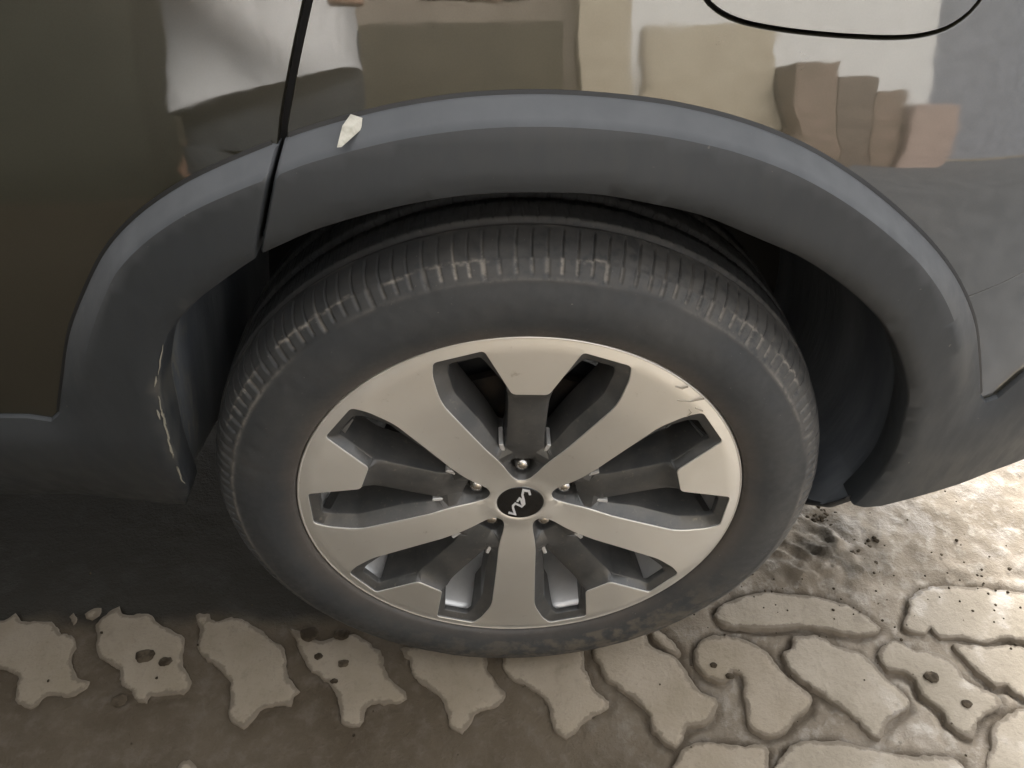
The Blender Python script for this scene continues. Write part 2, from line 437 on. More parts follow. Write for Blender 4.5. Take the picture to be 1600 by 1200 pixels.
c = n.mix(n.math('MULTIPLY', n.ramp(s, .66, .74), .5), c, (.05, .04, .03))
n.col(c)
wet = n.ramp(n.noise(11, 6, .6), .50, .62)
n.rough(n.math('SUBTRACT', .82, n.math('MULTIPLY', wet, n.math('ADD', .14, n.math('MULTIPLY', t, .4)))))
h = n.math('ADD', n.math('MULTIPLY', f, 1), n.math('MULTIPLY', s, .35))
n.nrm(n.bump(h, .8, .005))
M_clump = mat('mud_clump', (.05, .042, .034), .8, spec=.15)
n = N(M_clump); n.col(n.mix(n.ramp(n.noise(60, 5, .6), .4, .65), (.035, .026, .016), (.085, .066, .045)))
n.nrm(n.bump(n.noise(130, 5, .6), .8, .003))

# ------------------------------------------------------------------ ground
def grow(a, b, step, far):
    core = np.arange(a, b, step); l = []; s = step; x = a
    while x > -far: s *= 1.35; x -= s; l.append(x)
    r = []; s = step; x = core[-1]
    while x < far: s *= 1.35; x += s; r.append(x)
    return np.concatenate([l[::-1], core, r])
gx = grow(-.95, 1.25, .0045, 40); gy = grow(-.26, .75, .0045, 40)
GX, GY = np.meshgrid(gx, gy, indexing='ij')
gp = np.stack([GX.ravel(), GY.ravel()], -1)
core = (gp[:, 0] > -.97) & (gp[:, 0] < 1.27) & (gp[:, 1] > -.28) & (gp[:, 1] < .77)
x, y = gp.T
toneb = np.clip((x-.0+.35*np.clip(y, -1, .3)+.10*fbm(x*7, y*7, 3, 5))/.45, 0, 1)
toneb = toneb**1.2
hz = .0025*fbm(x*9, y*9, 4, 1)+.0012*fbm(x*40, y*40, 3, 2)*(.4+toneb)
hz += toneb*(.004*fbm(x*14, y*14, 4, 3)+.0025*fbm(x*55, y*55, 3, 4))
# lumpy churned mud behind the wheel
lump = np.clip(1-np.hypot((x-.47)/.12, (y-.17)/.10), 0, 1)
ru = (x-.47)*.6+(y-.2)*.8; rv = -(x-.47)*.8+(y-.2)*.6
hz += lump*(.022*(1-np.abs(fbm(ru*30, rv*13, 4, 8))*2.2)*np.clip(.4+fbm(x*20, y*20, 2, 9)+.5, 0, 1)+.004)
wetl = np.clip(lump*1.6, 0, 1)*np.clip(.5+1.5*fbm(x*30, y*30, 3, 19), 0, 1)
ridge = np.clip(1-np.abs(y-.105-.02*noise2(x*6, y*0, 4))/.022, 0, 1)*np.clip((x-.38)*6, 0, 1)*np.clip((1.1-x)*3, 0, 1)
hz += -ridge*.004+ridge*.006*fbm(x*60, y*60, 3, 21)
groove = np.zeros(len(gp)); inpav = np.zeros(len(gp), bool)
ci = np.where(core)[0]
dmin = np.full(len(ci), 1e9)
for _, L in PAVERS:
    L = A(L); lo = L.min(0)-.05; hi = L.max(0)+.05
    sel = np.where((gp[ci] > lo).all(1) & (gp[ci] < hi).all(1))[0]
    if not len(sel): continue
    q = gp[ci[sel]]
    d = dist(q, L, True); ins = inside(q, L)
    dmin[sel] = np.minimum(dmin[sel], np.where(ins, -d, d))
out = np.clip(dmin, 0, 1)
gr = np.exp(-((out-.0025)/.0055)**2)*(dmin > -.002)
rightness = np.clip((x[ci]+.02)/.28, 0, 1)
depth = .0012+.0062*rightness
groovy = gr*np.clip(.35+.9*noise2(x[ci]*14, y[ci]*14, 31)+.35, 0, 1)
hz[ci] -= depth*groovy
hz[ci[dmin < -.004]] = -.008
groove[ci] = groovy*rightness*.75
# the joints between pavers lie low, the mud bed in the foreground is level
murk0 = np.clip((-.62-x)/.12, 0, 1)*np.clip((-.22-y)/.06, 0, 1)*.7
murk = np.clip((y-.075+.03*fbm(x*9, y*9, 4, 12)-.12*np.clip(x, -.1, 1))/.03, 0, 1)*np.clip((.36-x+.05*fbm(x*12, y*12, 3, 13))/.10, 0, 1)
nx, ny = len(gx), len(gy)
i = np.arange(nx-1)[:, None]; j = np.arange(ny-1)[None, :]
a = i*ny+j
F = np.stack([a, a+ny, a+ny+1, a+1], -1).reshape(-1, 4)
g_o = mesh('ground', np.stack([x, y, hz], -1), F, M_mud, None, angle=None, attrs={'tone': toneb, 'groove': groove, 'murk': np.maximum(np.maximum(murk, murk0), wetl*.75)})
g_o['kind'] = 'structure'

def make_paver(k, loop):
    L = resample(catmull(loop, .006, True), .0045)
    rs = np.random.RandomState(k)
    Nn = loop_normals(L)
    j1 = noise2(np.arange(len(L))*.45, np.zeros(len(L)), k)*.0016+noise2(np.arange(len(L))*1.3, np.zeros(len(L)), k+50)*.0010
    L = L+Nn*j1[:, None]
    cx = L[:, 0].mean(); cy = L[:, 1].mean()
    r = min(1, max(0, (cx+.05)/.3))
    top = .0028+.0018*r
    inner = L-Nn*.0013
    lo, hi = inner.min(0), inner.max(0)
    X, Y = np.meshgrid(np.arange(lo[0], hi[0], .0075), np.arange(lo[1], hi[1], .0075))
    P = np.stack([X.ravel(), Y.ravel()], -1)+rs.uniform(-.0015, .0015, (X.size, 2))
    P = P[inside(P, inner)]
    if len(P): P = P[dist(P, inner, True) > .003]
    V, F = cdt([inner], P)
    tilt = rs.uniform(-.012, .012, 2)
    def zt(V): return top+(V[:, 0]-cx)*tilt[0]+(V[:, 1]-cy)*tilt[1]+.0008*fbm(V[:, 0]*22, V[:, 1]*22, 3, k)-.0006*np.exp(-(dist(V, inner, True)/.005)**2)
    V3 = [tuple(p)+(z,) for p, z in zip(V, zt(V))]
    m = len(V3); n = len(L)
    zi = zt(inner)
    V3 += [(p[0], p[1], z) for p, z in zip(inner, zi)]
    V3 += [(p[0], p[1], z-.0009) for p, z in zip(L, zi)]
    V3 += [(p[0], p[1], -.016) for p in L+Nn*.001]
    Fs = [tuple(f) for f in F]
    for i in range(n):
        q = (i+1) % n
        Fs.append((m+i, m+n+i, m+n+q, m+q)); Fs.append((m+n+i, m+2*n+i, m+2*n+q, m+n+q))
    ed = np.concatenate([np.exp(-(dist(V, inner, True)/.005)**2), np.ones(3*n)])
    o = mesh('paver', V3, Fs, M_pavw if cx > .33 else M_pav, g_o, angle=60, attrs={'edge': ed})
    bm = bmesh.new(); bm.from_mesh(o.data); bmesh.ops.remove_doubles(bm, verts=bm.verts, dist=1e-5)
    bmesh.ops.recalc_face_normals(bm, faces=bm.faces); bm.to_mesh(o.data); bm.free()
for k, (_, L) in enumerate(PAVERS): make_paver(k, L)

def clump(name, c, r, h, seed, parent=None, m=None):
    bm = bmesh.new(); bmesh.ops.create_icosphere(bm, subdivisions=3, radius=1)
    for v in bm.verts:
        d = 1+.35*float(fbm(np.array([v.co.x*1.7+seed]), np.array([v.co.y*1.7+v.co.z]), 3, seed)[0])
        v.co = Vector((c[0]+v.co.x*r*d, c[1]+v.co.y*r*d*.8, c[2]+max(v.co.z, -.3)*h*d))
    return bm_obj(name, bm, m or M_clump, parent, angle=None or 80)
for k, (c, r) in enumerate([((-.509, .025), .013), ((-.479, .017), .0085), ((-.273, .018), .006), ((-.237, .007), .007), ((-.246, -.018), .005),
                            ((-.290, .052), .014), ((-.245, .050), .011), ((-.522, -.036), .011), ((.548, -.037), .010), ((.577, -.075), .007), ((.262, -.012), .005), ((.28, -.028), .006)]):
    clump('mud_spot', (c[0], c[1], .0035 if c[0] < .2 else .006), r, .0016, k+3, g_o)
# churned wet mud thrown up behind the tyre, and loose grit: nobody could count either
bm = bmesh.new(); rs = np.random.RandomState(4)
def blob(bm, c, r, h, sub, s):
    t = bmesh.new(); bmesh.ops.create_icosphere(t, subdivisions=sub, radius=1)
    for v in t.verts:
        d = 1+.4*float(noise2(np.array([v.co.x*1.9+s*3.1]), np.array([v.co.y*1.9+v.co.z*1.3]), int(s))[0])
        v.co = Vector((c[0]+v.co.x*r*d, c[1]+v.co.y*r*d, c[2]+v.co.z*h*d))
    me = bpy.data.meshes.new('t'); t.to_mesh(me); t.free(); bm.from_mesh(me); bpy.data.meshes.remove(me)
for k in range(110):
    a = rs.rand()
    c = (.455+.075*a+rs.normal(0, .02), .262-.10*a+rs.normal(0, .016), .003)
    r = rs.uniform(.001, .0045)
    blob(bm, c, r, r*rs.uniform(.4, .9), 2, k)
o = bm_obj('churned_mud', bm, M_clump, g_o, angle=70); o['kind'] = 'stuff'
bm = bmesh.new()
for k in range(230):
    px = rs.uniform(-.7, .95); py = rs.uniform(-.2, .40)
    if k % 2: px = rs.uniform(.25, .95); py = .10+rs.normal(0, .05)
    r = rs.uniform(.0007, .0024)*(1.5 if rs.rand() < .06 else 1)
    blob(bm, (px, py, .004 if px < .2 else .005), r, r*.7, 1, k % 40)
o = bm_obj('grit', bm, M_clump, g_o, angle=70); o['kind'] = 'stuff'

# ------------------------------------------------------------------ car body surface
def yB(X, Z):
    X = np.asarray(X, float); z = np.asarray(Z, float)-WZ
    t = np.clip(z-.38, 0, None)
    y = -.012+.24*(np.sqrt(t**2+.03**2)-.03)
    y = y+.7*np.clip(X-.33, 0, None)**2+6*np.clip(X-.72, 0, None)**2
    L = np.interp(X, [-1.2, -.5, -.35, -.2, .2, .35, .8], [.10, .085, .055, .03, .01, .012, .03])
    return y+L*(np.clip(.14-z, 0, None)/.17)**1.4

car = thing('car', 'dark bronze car parked on muddy pavers, with black wheel arch trim and silver alloy wheel', 'car', (0, 0, 0))

def panel(name, loop, holes, yf, m, h=.010, lip=.012, step=.005, lines=(), parent=car, attrs=None, lipr=.0009, skip=None):
    loops = [resample(loop, step)]+[resample(q, step) for q in holes]
    lo, hi = loops[0].min(0), loops[0].max(0)
    X, Y = np.meshgrid(np.arange(lo[0], hi[0], h), np.arange(lo[1], hi[1], h*.87))
    X = X+(np.arange(X.shape[0]) % 2)[:, None]*h/2
    P = np.stack([X.ravel(), Y.ravel()], -1)
    P = P[inside(P, loops[0])]
    for q in loops[1:]: P = P[~inside(P, q)]
    for q in loops: P = P[dist(P, q, True) > h*.45]
    for q in lines: P = P[dist(P, q) > h*.35]
    if skip is not None: P = P[~skip(P)]
    V, F = cdt(loops, P, lines)
    Yv = yf(V)
    V3 = [np.stack([V[:, 0], Yv, V[:, 1]], -1)]; Fs = [F]; base = len(V)
    for q_i, L in enumerate(loops):
        Nn = loop_normals(L)*(1 if q_i == 0 else -1)
        yl = yf(L)
        n = len(L); rings = [(0, 0), (lipr*.5, lipr*.65), (lipr, lipr*1.9), (lipr, lip)]
        for o_, d_ in rings:
            q = L+Nn*o_
            V3.append(np.stack([q[:, 0], yl+d_, q[:, 1]], -1))
        i = np.arange(n); j = (i+1) % n
        for r in range(3):
            a = base+r*n; b = base+(r+1)*n
            Fs.append(np.stack([a+i, b+i, b+j, a+j], -1))
        base += 4*n
    Vall = np.concatenate(V3)
    at = {k: f(Vall[:, [0, 2]]) for k, f in (attrs or {}).items()}
    o = mesh(name, Vall, [list(f) for f in np.concatenate([Fs[0]]).tolist()]+[f for G in Fs[1:] for f in G.tolist()], m, parent, attrs=at)
    bm = bmesh.new(); bm.from_mesh(o.data); bmesh.ops.remove_doubles(bm, verts=bm.verts, dist=2e-5)
    bmesh.ops.recalc_face_normals(bm, faces=bm.faces)
    bm.faces.ensure_lookup_table()
    big = max(bm.faces, key=lambda f: abs(f.normal.y))
    if big.normal.y > 0: bmesh.ops.reverse_faces(bm, faces=bm.faces)
    bm.to_mesh(o.data); bm.free()
    o.data.shade_smooth(); o.data.set_sharp_from_angle(angle=math.radians(30))
    return o

OUT = catmull(OUTER[3:28], .006)                     # from the door side round to the bumper
OUTL = A([(-1.15, .497), (-.8, .496)]+OUTER[:3])
OUTR = A(OUTER[28:]+[(.50, .535), (.60, .60), (.80, .66)])
OUTALL = np.concatenate([OUTL, OUT, OUTR])
INN = catmull(INNER, .006)
gap = catmull(GAPB[:3]+GAPT, .01)                    # shut line between door and quarter, top to bottom
def split(curve, sign, m=.0034):                              # part of a curve on one side of the shut line
    gx_ = np.interp(curve[:, 1], gap[::-1, 1], gap[::-1, 0])
    return curve[(curve[:, 0] < gx_-m) if sign < 0 else (curve[:, 0] > gx_+m)]
def edge_at(curve, off):                             # where a curve crosses the (shifted) shut line
    gx_ = np.interp(curve[:, 1], gap[::-1, 1], gap[::-1, 0])+off
    s = curve[:, 0]-gx_
    for i in range(len(s)-1):
        if s[i] <= 0 < s[i+1]:
            t = -s[i]/(s[i+1]-s[i]); return curve[i]+(curve[i+1]-curve[i])*t
OUTP = OUT+0
Nn = np.stack([np.gradient(OUT[:, 1]), -np.gradient(OUT[:, 0])], -1); Nn /= np.hypot(*Nn.T)[:, None]
OUTP = OUT+Nn*.004                                   # the paint runs a little way under the trim
G = .0036
gtop = A([(-.02, 1.0)])
def gapline(off, z0, z1):
    z = np.arange(z0, z1, .01); g_ = np.interp(z, np.r_[gap[::-1, 1], 1.02], np.r_[gap[::-1, 0], -.062])
    return np.stack([g_+off, z], -1)
eL = edge_at(OUTP, -G); eR = edge_at(OUTP, G)
door_loop = np.concatenate([A([(-1.15, 1.0), (-1.15, .493), (-.8, .492), (-.47, .487), (-.434, .481)]), split(OUTP, -1)[:], [eL], gapline(-G, eL[1]+.004, 1.0)])
# the fuel door
FD = catmull(FUEL[1:-1], .006)
fd_loop = np.concatenate([FD, A([(.309, .845), (.310, .88), (.303, .935), (.288, .962), (.262, .972), (.16, .974), (.126, .962), (.108, .935), (.104, .88), (.110, .842)])])
fd_loop = catmull([(.127, .8235), (.141, .8175), (.159, .8135), (.185, .810), (.218, .8072), (.251, .806), (.273, .808), (.289, .8135), (.302, .826), (.310, .850), (.310, .89), (.303, .935), (.288, .962), (.262, .972), (.21, .974), (.16, .974), (.126, .962), (.108, .935), (.104, .88), (.110, .846), (.117, .832)], .005, True); fd_c = fd_loop.mean(0); Nf = loop_normals(fd_loop)
seam = A([(.372, .6015), (.396, .613), (.414, .624), (.50, .668), (.62, .715), (.86, .78)])
qp = split(OUTP, 1); iq = int(np.argmin(np.hypot(*(qp-seam[0]).T)))
quarter_loop = np.concatenate([[eR], qp[:iq], seam[0:]+A([(0, .0008)]), A([(.86, 1.0)]), gapline(G, eR[1]+.004, 1.0)[::-1]])
bump_loop = np.concatenate([qp[iq:], A([(.432, .480), (.444, .470), (.456, .475), (.472, .50), (.50, .530), (.60, .595), (.80, .655), (.86, .67)]), (seam-A([(0, .0008)]))[::-1]])
yb = lambda V: yB(V[:, 0], V[:, 1])
def paint_y(V):                                      # a shallow hollow where the panel meets the trim
    d = dist(V, OUT)
    return yB(V[:, 0], V[:, 1])+.0004*np.exp(-(d/.008)**2)
panel('rear_door', door_loop, [], paint_y, M_paint)
panel('quarter_panel', quarter_loop, [fd_loop+Nf*.0018], lambda V: paint_y(V), M_paint)
panel('bumper_cover', bump_loop, [], lambda V: paint_y(V)+.0003, M_paint)
panel('fuel_door', fd_loop-Nf*.0018, [], lambda V: yb(V)-.0004, M_paint)

def offset_curve(C, d):
    Nn = np.stack([np.gradient(C[:, 1]), -np.gradient(C[:, 0])], -1); Nn /= np.hypot(*Nn.T)[:, None]
    return C+Nn*d
def bev_w(V): return np.interp(V[:, 1], [.48, .56, .66], [.026, .018, .0125])
def trim_y(V):
    d = dist(V, OUTALL); w_ = bev_w(V)
    k = np.interp(V[:, 1], [.46, .56, .66], [.3, .75, 1])
    t = np.clip(d/w_, 0, 1)
    top = -.004-.016*t*k
    # beyond the crease the face leans back out very slightly and rolls towards the arch edge
    di = dist(V, INN)
    return yB(V[:, 0], V[:, 1])+top-.002*np.clip((d-w_)/.04, 0, 1)+.004*np.exp(-(di/.005)**2)
def crease(C):
    w_ = bev_w(C); c = offset_curve(C, 1.0); Nn = c-C
    return C+Nn*w_[:, None]
cre = crease(OUT); cre = cre[(cre[:, 1] > .60)]
def strip(sign):
    r = []
    for f in (.33, .66, 1):
        w_ = bev_w(OUT)*f; c = OUT+(offset_curve(OUT, 1.0)-OUT)*w_[:, None]
        c = c[c[:, 1] > .50]; c = resample(c, .003, False); r.append(split(c, sign, .0046))
    return r
creL = strip(-1); creR = strip(1)
eoL = edge_at(OUT, -G); eoR = edge_at(OUT, G); eiL = edge_at(INN, -G); eiR = edge_at(INN, G)
def gseg(off, zt, zb):
    z = np.arange(zt-.006, zb+.003, -.006); g_ = np.interp(z, np.r_[gap[::-1, 1]], np.r_[gap[::-1, 0]])
    return np.stack([g_+off, z], -1)
trimL = np.concatenate([OUTL, split(OUT, -1), [eoL], gseg(-G, eoL[1], eiL[1]), [eiL], split(INN, -1)[::-1], A([(-.369, .316), (-.46, .306), (-.60, .302), (-1.15, .302)])])
BR = A([(.386, .331), (.436, .343), (.470, .351), (.503, .363), (.540, .370), (.62, .382), (.80, .40)])
trimR = np.concatenate([[eoR], split(OUT, 1), OUTR, BR[::-1], split(INN, 1)[::-1], [eiR], gseg(G, eoR[1], eiR[1])[::-1]])
bskip = lambda P: (dist(P, OUT) < bev_w(P)*1.04) & (P[:, 1] > .50)
dust_light_a = {'bevel_light': lambda V: np.clip(1-(dist(V, OUTALL)-bev_w(V)*.93)/.0015, 0, 1)*np.clip((V[:, 1]-.52)/.12, 0, 1),  # mask of the painted-in lightness on the bevel
          'dust': lambda V: np.clip(.35*np.exp(-(dist(V, INN)/.003)**2)*np.clip(.2+1.3*noise2(V[:, 0]*60, V[:, 1]*25, 5), 0, 1)*(V[:, 0] < -.26)*(V[:, 1] < .63), 0, 1)}
tl = panel('wheel_arch_trim', trimL, [], trim_y, M_trim, lines=creL, skip=bskip, lip=.03, attrs=dust_light_a, lipr=.0018)
tl['label'] = 'front piece of the trim, running on into the sill cladding'
tr = panel('wheel_arch_trim', trimR, [], trim_y, M_trim, lines=creR, skip=bskip, lip=.03, attrs=dust_light_a, lipr=.0018)
tr['label'] = 'rear piece of the trim, running on into the lower bumper'

sl = offset_curve(OUT, -.0042); sl2 = offset_curve(OUT, -.0008)  # thin black strip standing in for the shadow line between paint and trim
for sg in (-1, 1):
    a_, b_ = split(sl, sg), split(sl2, sg); k_ = min(len(a_), len(b_)); a_, b_ = (a_[:k_], b_[:k_]) if sg < 0 else (a_[-k_:], b_[-k_:])
    mid = (a_+b_)/2
    V = np.concatenate([np.stack([q[:, 0], yB(q[:, 0], q[:, 1])+dy_, q[:, 1]], -1) for q, dy_ in ((a_, .001), (a_, -.0004), (mid, -.0012), (b_, -.0016))])
    i = np.arange(k_-1)
    F = np.concatenate([np.stack([r*k_+i, r*k_+i+1, (r+1)*k_+i+1, (r+1)*k_+i], -1) for r in range(3)])
    mesh('edge_shade', V, F, M_edgeshade, car)

rs = np.random.RandomState(11)
lft = INN[(INN[:, 0] < -.24) & (INN[:, 1] > .37) & (INN[:, 1] < .64)]
for k in range(12):                                  # whitish scuffs along the front edge of the opening
    a = rs.randint(0, len(lft)-8); b = a+rs.randint(3, 8); c_ = lft[a:b]+rs.normal(0, .0006, (b-a, 2))+A([(-.0006-.003*rs.rand()*(k % 3 == 0), 0)])
    w_ = rs.uniform(.0003, .0009)*np.sin(np.linspace(.15, 3.0, b-a))[:, None]
    tn = np.gradient(c_, axis=0); tn /= np.hypot(*tn.T)[:, None]; nn = np.stack([tn[:, 1], -tn[:, 0]], -1)
    q = np.concatenate([c_+nn*w_, c_-nn*w_]); m0 = b-a
    V = np.stack([q[:, 0], trim_y(q)-.0008, q[:, 1]], -1)
    V = np.concatenate([V, V+A([(0, .001, 0)])])
    F = []
    for i in range(m0-1): F += [(i, i+1, m0+i+1, m0+i), (i, 2*m0+i, 2*m0+i+1, i+1), (m0+i, m0+i+1, 3*m0+i+1, 3*m0+i)]
    fixnormals(mesh('scuff', V, F, M_scuff, car, smooth=False))

# backing behind the shut lines, all round the arch opening
back_loop = np.concatenate([A([(-1.14, .99), (-1.14, .31), (-.62, .31), (-.375, .325)]), offset_curve(INN, -.006)[3:-3], A([(.375, .345), (.54, .385), (.80, .42), (.80, .99)])])
panel('inner_panel', back_loop, [], lambda V: yb(V)+.011, M_black, h=.03, lip=.004, step=.012)

# arch liner: the opening's outline swept inwards
LI = offset_curve(INN, -.004)[1:-1]
cx, cz = 0, WZ
rings = [(.002, 0), (.02, .003), (.05, .002), (.09, -.002), (.15, -.008), (.22, -.02), (.30, -.03)]
V = []; at = []
for yy, off in rings:
    C = offset_curve(LI, -off)
    s = np.arange(len(C))
    dr = np.interp(yy, [.002, .02, .05, .09], [0, .030, .048, .052])
    e = C[-1]; C = np.concatenate([C, [e+A((-(.012+.024*min(yy/.04, 1))*t-.002, -dr*t-.0015*k)) for k, t in enumerate((.25, .5, .75, 1))]])
    y0_ = yB(LI[:, 0], LI[:, 1]); y0_ = np.r_[y0_, [y0_[-1]]*4]
    V.append(np.stack([C[:, 0], y0_*max(0, 1-yy/.1)+yy+.0015*fbm(np.arange(len(C))*.11, np.full(len(C), yy*30), 3, 3), C[:, 1]], -1))
    at.append(np.clip((C[:, 0] < -.22)*np.exp(-((yy-.02)/.03)**2), 0, 1))
m_ = len(LI)+4; V = np.concatenate(V)
i = np.arange(m_-1)
F = np.concatenate([np.stack([r*m_+i, r*m_+i+1, (r+1)*m_+i+1, (r+1)*m_+i], -1) for r in range(len(rings)-1)])
mesh('arch_liner', V, F, M_liner, car, attrs={'dust': np.concatenate(at)})
# inner wall of the wheel house
mesh('wheel_house', [(-.62, .30, .30), (.60, .30, .30), (.60, .30, .80), (-.62, .30, .80)], [(0, 1, 2, 3)], M_black, car, smooth=False)
# rolled lower lip that closes the liner behind the tyre
C = catmull([(.352, .335), (.358, .322), (.350, .316)], .003)
bm = bmesh.new()
P = [Vector((.357, .000, .332)), Vector((.349, .016, .302)), Vector((.334, .035, .285)), Vector((.322, .08, .278)), Vector((.318, .16, .276)), Vector((.31, .24, .276))]
prev = None
for k, c in enumerate(P):
    r = .006
    ring = [bm.verts.new(c+Vector((math.cos(a)*r, 0, math.sin(a)*r*.8))) for a in np.linspace(0, 2*math.pi, 14, endpoint=False)]
    if prev:
        for a in range(14): bm.faces.new([prev[a], prev[(a+1) % 14], ring[(a+1) % 14], ring[a]])
    else: bm.faces.new(ring)
    prev = ring
bm.faces.new(prev[::-1])
bmesh.ops.recalc_face_normals(bm, faces=bm.faces)
bm_obj('liner_lip', bm, M_dark, car)

# the rest of the car's bulk (above, behind and below the frame)
def loft(name, secs, m, parent=car, angle=35):
    """secs: list of (x, [(y, z), ...]) closed sections"""
    bm = bmesh.new(); prev = None
    for X, s in secs:
        r = [bm.verts.new((X, y_, z_)) for y_, z_ in s]
        if prev:
            for a in range(len(r)): bm.faces.new([prev[a], prev[(a+1) % len(r)], r[(a+1) % len(r)], r[a]])
        else: bm.faces.new(r)
        prev = r
    bm.faces.new(prev[::-1]); bmesh.ops.recalc_face_normals(bm, faces=bm.faces)
    return bm_obj(name, bm, m, parent, angle)
sec = lambda s, zt: [(.115, 1.0), (.16, 1.06), (.36+s, zt-.08), (.46+s, zt), (1.30-s, zt), (1.40-s, zt-.08), (1.60, 1.06), (1.66, 1.0), (1.72, .70), (1.70, .42), (.40, .42), (.40, .80), (.115, .985)]
loft('roof', [(-2.6, sec(.1, 1.30)), (-2.0, sec(.02, 1.60)), (-.2, sec(0, 1.62)), (.45, sec(.03, 1.56)), (.80, sec(.16, 1.22))], M_paint)
loft('underbody', [(-3.0, [(.12, .30), (1.66, .30), (1.70, .44), (.12, .44)]), (-.43, [(.12, .30), (1.66, .30), (1.70, .44), (.12, .44)])], M_black)
loft('floor_pan', [(-.43, [(.31, .34), (1.48, .34), (1.48, .60), (.31, .60)]), (.42, [(.31, .34), (1.48, .34), (1.48, .60), (.31, .60)])], M_black)
loft('bumper_core', [(.42, [(.05, .40), (1.66, .40), (1.70, .99), (.12, .99)]), (.70, [(.15, .40), (1.6, .40), (1.62, .99), (.20, .99)]), (.84, [(.36, .46), (1.45, .46), (1.45, .97), (.36, .97)])], M_trim)
gl = loft('side_window', [(-1.1, [(.155, 1.075), (.16, 1.07), (.345, 1.50), (.335, 1.50)]), (.25, [(.155, 1.075), (.16, 1.07), (.345, 1.50), (.335, 1.50)])], M_cap)

# ------------------------------------------------------------------ wheel
PH = -.0457
base = [math.radians(90+72*k)+PH for k in range(5)]
def yF(r): return np.interp(r, [.0262, .0285, .033, .045, .06, .08, .10, .17, .224, .2335], [.0100, .0085, .0105, .0095, .0065, .0030, .000, -.004, -.002, 0])
def pol(r, d): return (r*math.cos(math.radians(d)), r*math.sin(math.radians(d)))
half = [(.0352, 6), (.0408, 14), (.052, 17.5), (.064, 18.7), (.078, 20.5), (.120, 25.2), (.180, 27.8), (.210, 25.6), (.2243, 23.7), (.2248, 11.3), (.1715, 5.6)]
hr = [.003, .004, .005, .005, .005, .012, .012, .006, .005, .0045, .004]
open_pts = [pol(r, d) for r, d in half]+[pol(r, -d) for r, d in half[::-1]]
OPEN = resample(round_poly(open_pts, hr+hr[::-1], 5), .0022)
def rot(L, a): c, s = math.cos(a), math.sin(a); return np.stack([L[:, 0]*c-L[:, 1]*s, L[:, 0]*s+L[:, 1]*c], -1)

wheel = mesh('wheel', *revolve([(.0000, .2335), (-.0006, .2343), (-.0004, .2352), (.001, .2360), (.004, .2362), (.010, .2340), (.014, .2290)], 360), M_silver, car, angle=50)
fixnormals(wheel)
tag_part = lambda o, s: o.__setitem__('label', s)

# silver face
circ = lambda r, n: np.stack([r*np.cos(np.linspace(0, 2*np.pi, n, endpoint=False)), r*np.sin(np.linspace(0, 2*np.pi, n, endpoint=False))], -1)
loops = [circ(.2335, 360)]+[rot(OPEN, b) for b in base]+[circ(.0262, 72)]
P = np.concatenate([circ(r, int(2*np.pi*r/.008)) for r in (.0295, .036, .048, .060, .075, .09, .105, .12, .135, .15, .165, .18, .19, .2, .21, .218, .224, .229)])
for L in loops[1:-1]: P = P[~inside(P, L)]; P = P[dist(P, L, True) > .0022]
V, F = cdt(loops, P)
yv = yF(np.hypot(*V.T))
V3 = [np.stack([V[:, 0], yv, V[:, 1]+WZ], -1)]; Fs = [f for f in F.tolist()]; b0 = len(V)
for L in loops[1:]:
    Nn = -loop_normals(L); yl = yF(np.hypot(*L.T))
    for o_, d_ in ((0, 0), (.0004, .0003), (.0007, .0014), (.0007, .004)):
        q = L+Nn*o_; V3.append(np.stack([q[:, 0], yl+d_, q[:, 1]+WZ], -1))
    n_ = len(L)
    for r in range(3):
        for i in range(n_):
            j = (i+1) % n_; a = b0+r*n_; b = a+n_
            Fs.append([a+i, b+i, b+j, a+j])
    b0 += 4*n_
face = mesh('rim_face', np.concatenate(V3), Fs, M_silver, wheel)
bm = bmesh.new(); bm.from_mesh(face.data); bmesh.ops.remove_doubles(bm, verts=bm.verts, dist=1e-5)
bmesh.ops.recalc_face_normals(bm, faces=bm.faces); bm.to_mesh(face.data); bm.free()
face.data.set_sharp_from_angle(angle=math.radians(35))

# one painted spoke with its two windows and the nut well, in a frame whose x is the radius
OP2 = OPEN+(-loop_normals(OPEN))*.0014
wellh = [(.0375, 5), (.0425, 12), (.0510, 14.2), (.0600, 13.4), (.0640, 9)]
well = resample(round_poly([pol(r, d) for r, d in wellh]+[pol(r, -d) for r, d in wellh[::-1]], .003, 4), .002)
def hole(s):
    pts = [(.2155, 12.6), (.2150, 20.9), (.205, 22.4), (.178, 24.0), (.125, 20.6), (.090, 17.6), (.0865, 13.0), (.098, 10.3), (.150, 6.9), (.172, 6.9)]
    p = [pol(r, s*d) for r, d in pts]
    return resample(round_poly(p if s > 0 else p[::-1], .004, 4), .0025)
H1, H2 = hole(1), hole(-1)
creases = [A([pol(.158, -5.2), pol(.158, 5.2)]), A([pol(.080, -8.5), pol(.080, 8.5)])]
V, F = cdt([OP2, H1, H2, well], np.concatenate([A([pol(r, d) for r in (.09, .105, .12, .135, .145) for d in (-2, 2)]), ]), creases)
R_ = np.hypot(*V.T); ang = np.abs(np.degrees(np.arctan2(V[:, 1], V[:, 0])))
dop = dist(V, OP2, True); dh = np.minimum(dist(V, H1, True), dist(V, H2, True)); dw = dist(V, well, True)
spoke_d = np.interp(R_, [.06, .080, .158, .172], [.0075, .0070, .0095, .006])
y_edge = yF(R_)+.0022
ylev = np.where(ang*R_ < .0185/np.pi*180*1.0, yF(R_)*0+yF(R_)+spoke_d, yF(R_)+.0155)
ysp = yF(R_)+spoke_d
isout = (dh < 1e-5) & (ang > np.degrees(np.arctan(.0205/np.maximum(R_, .02))))
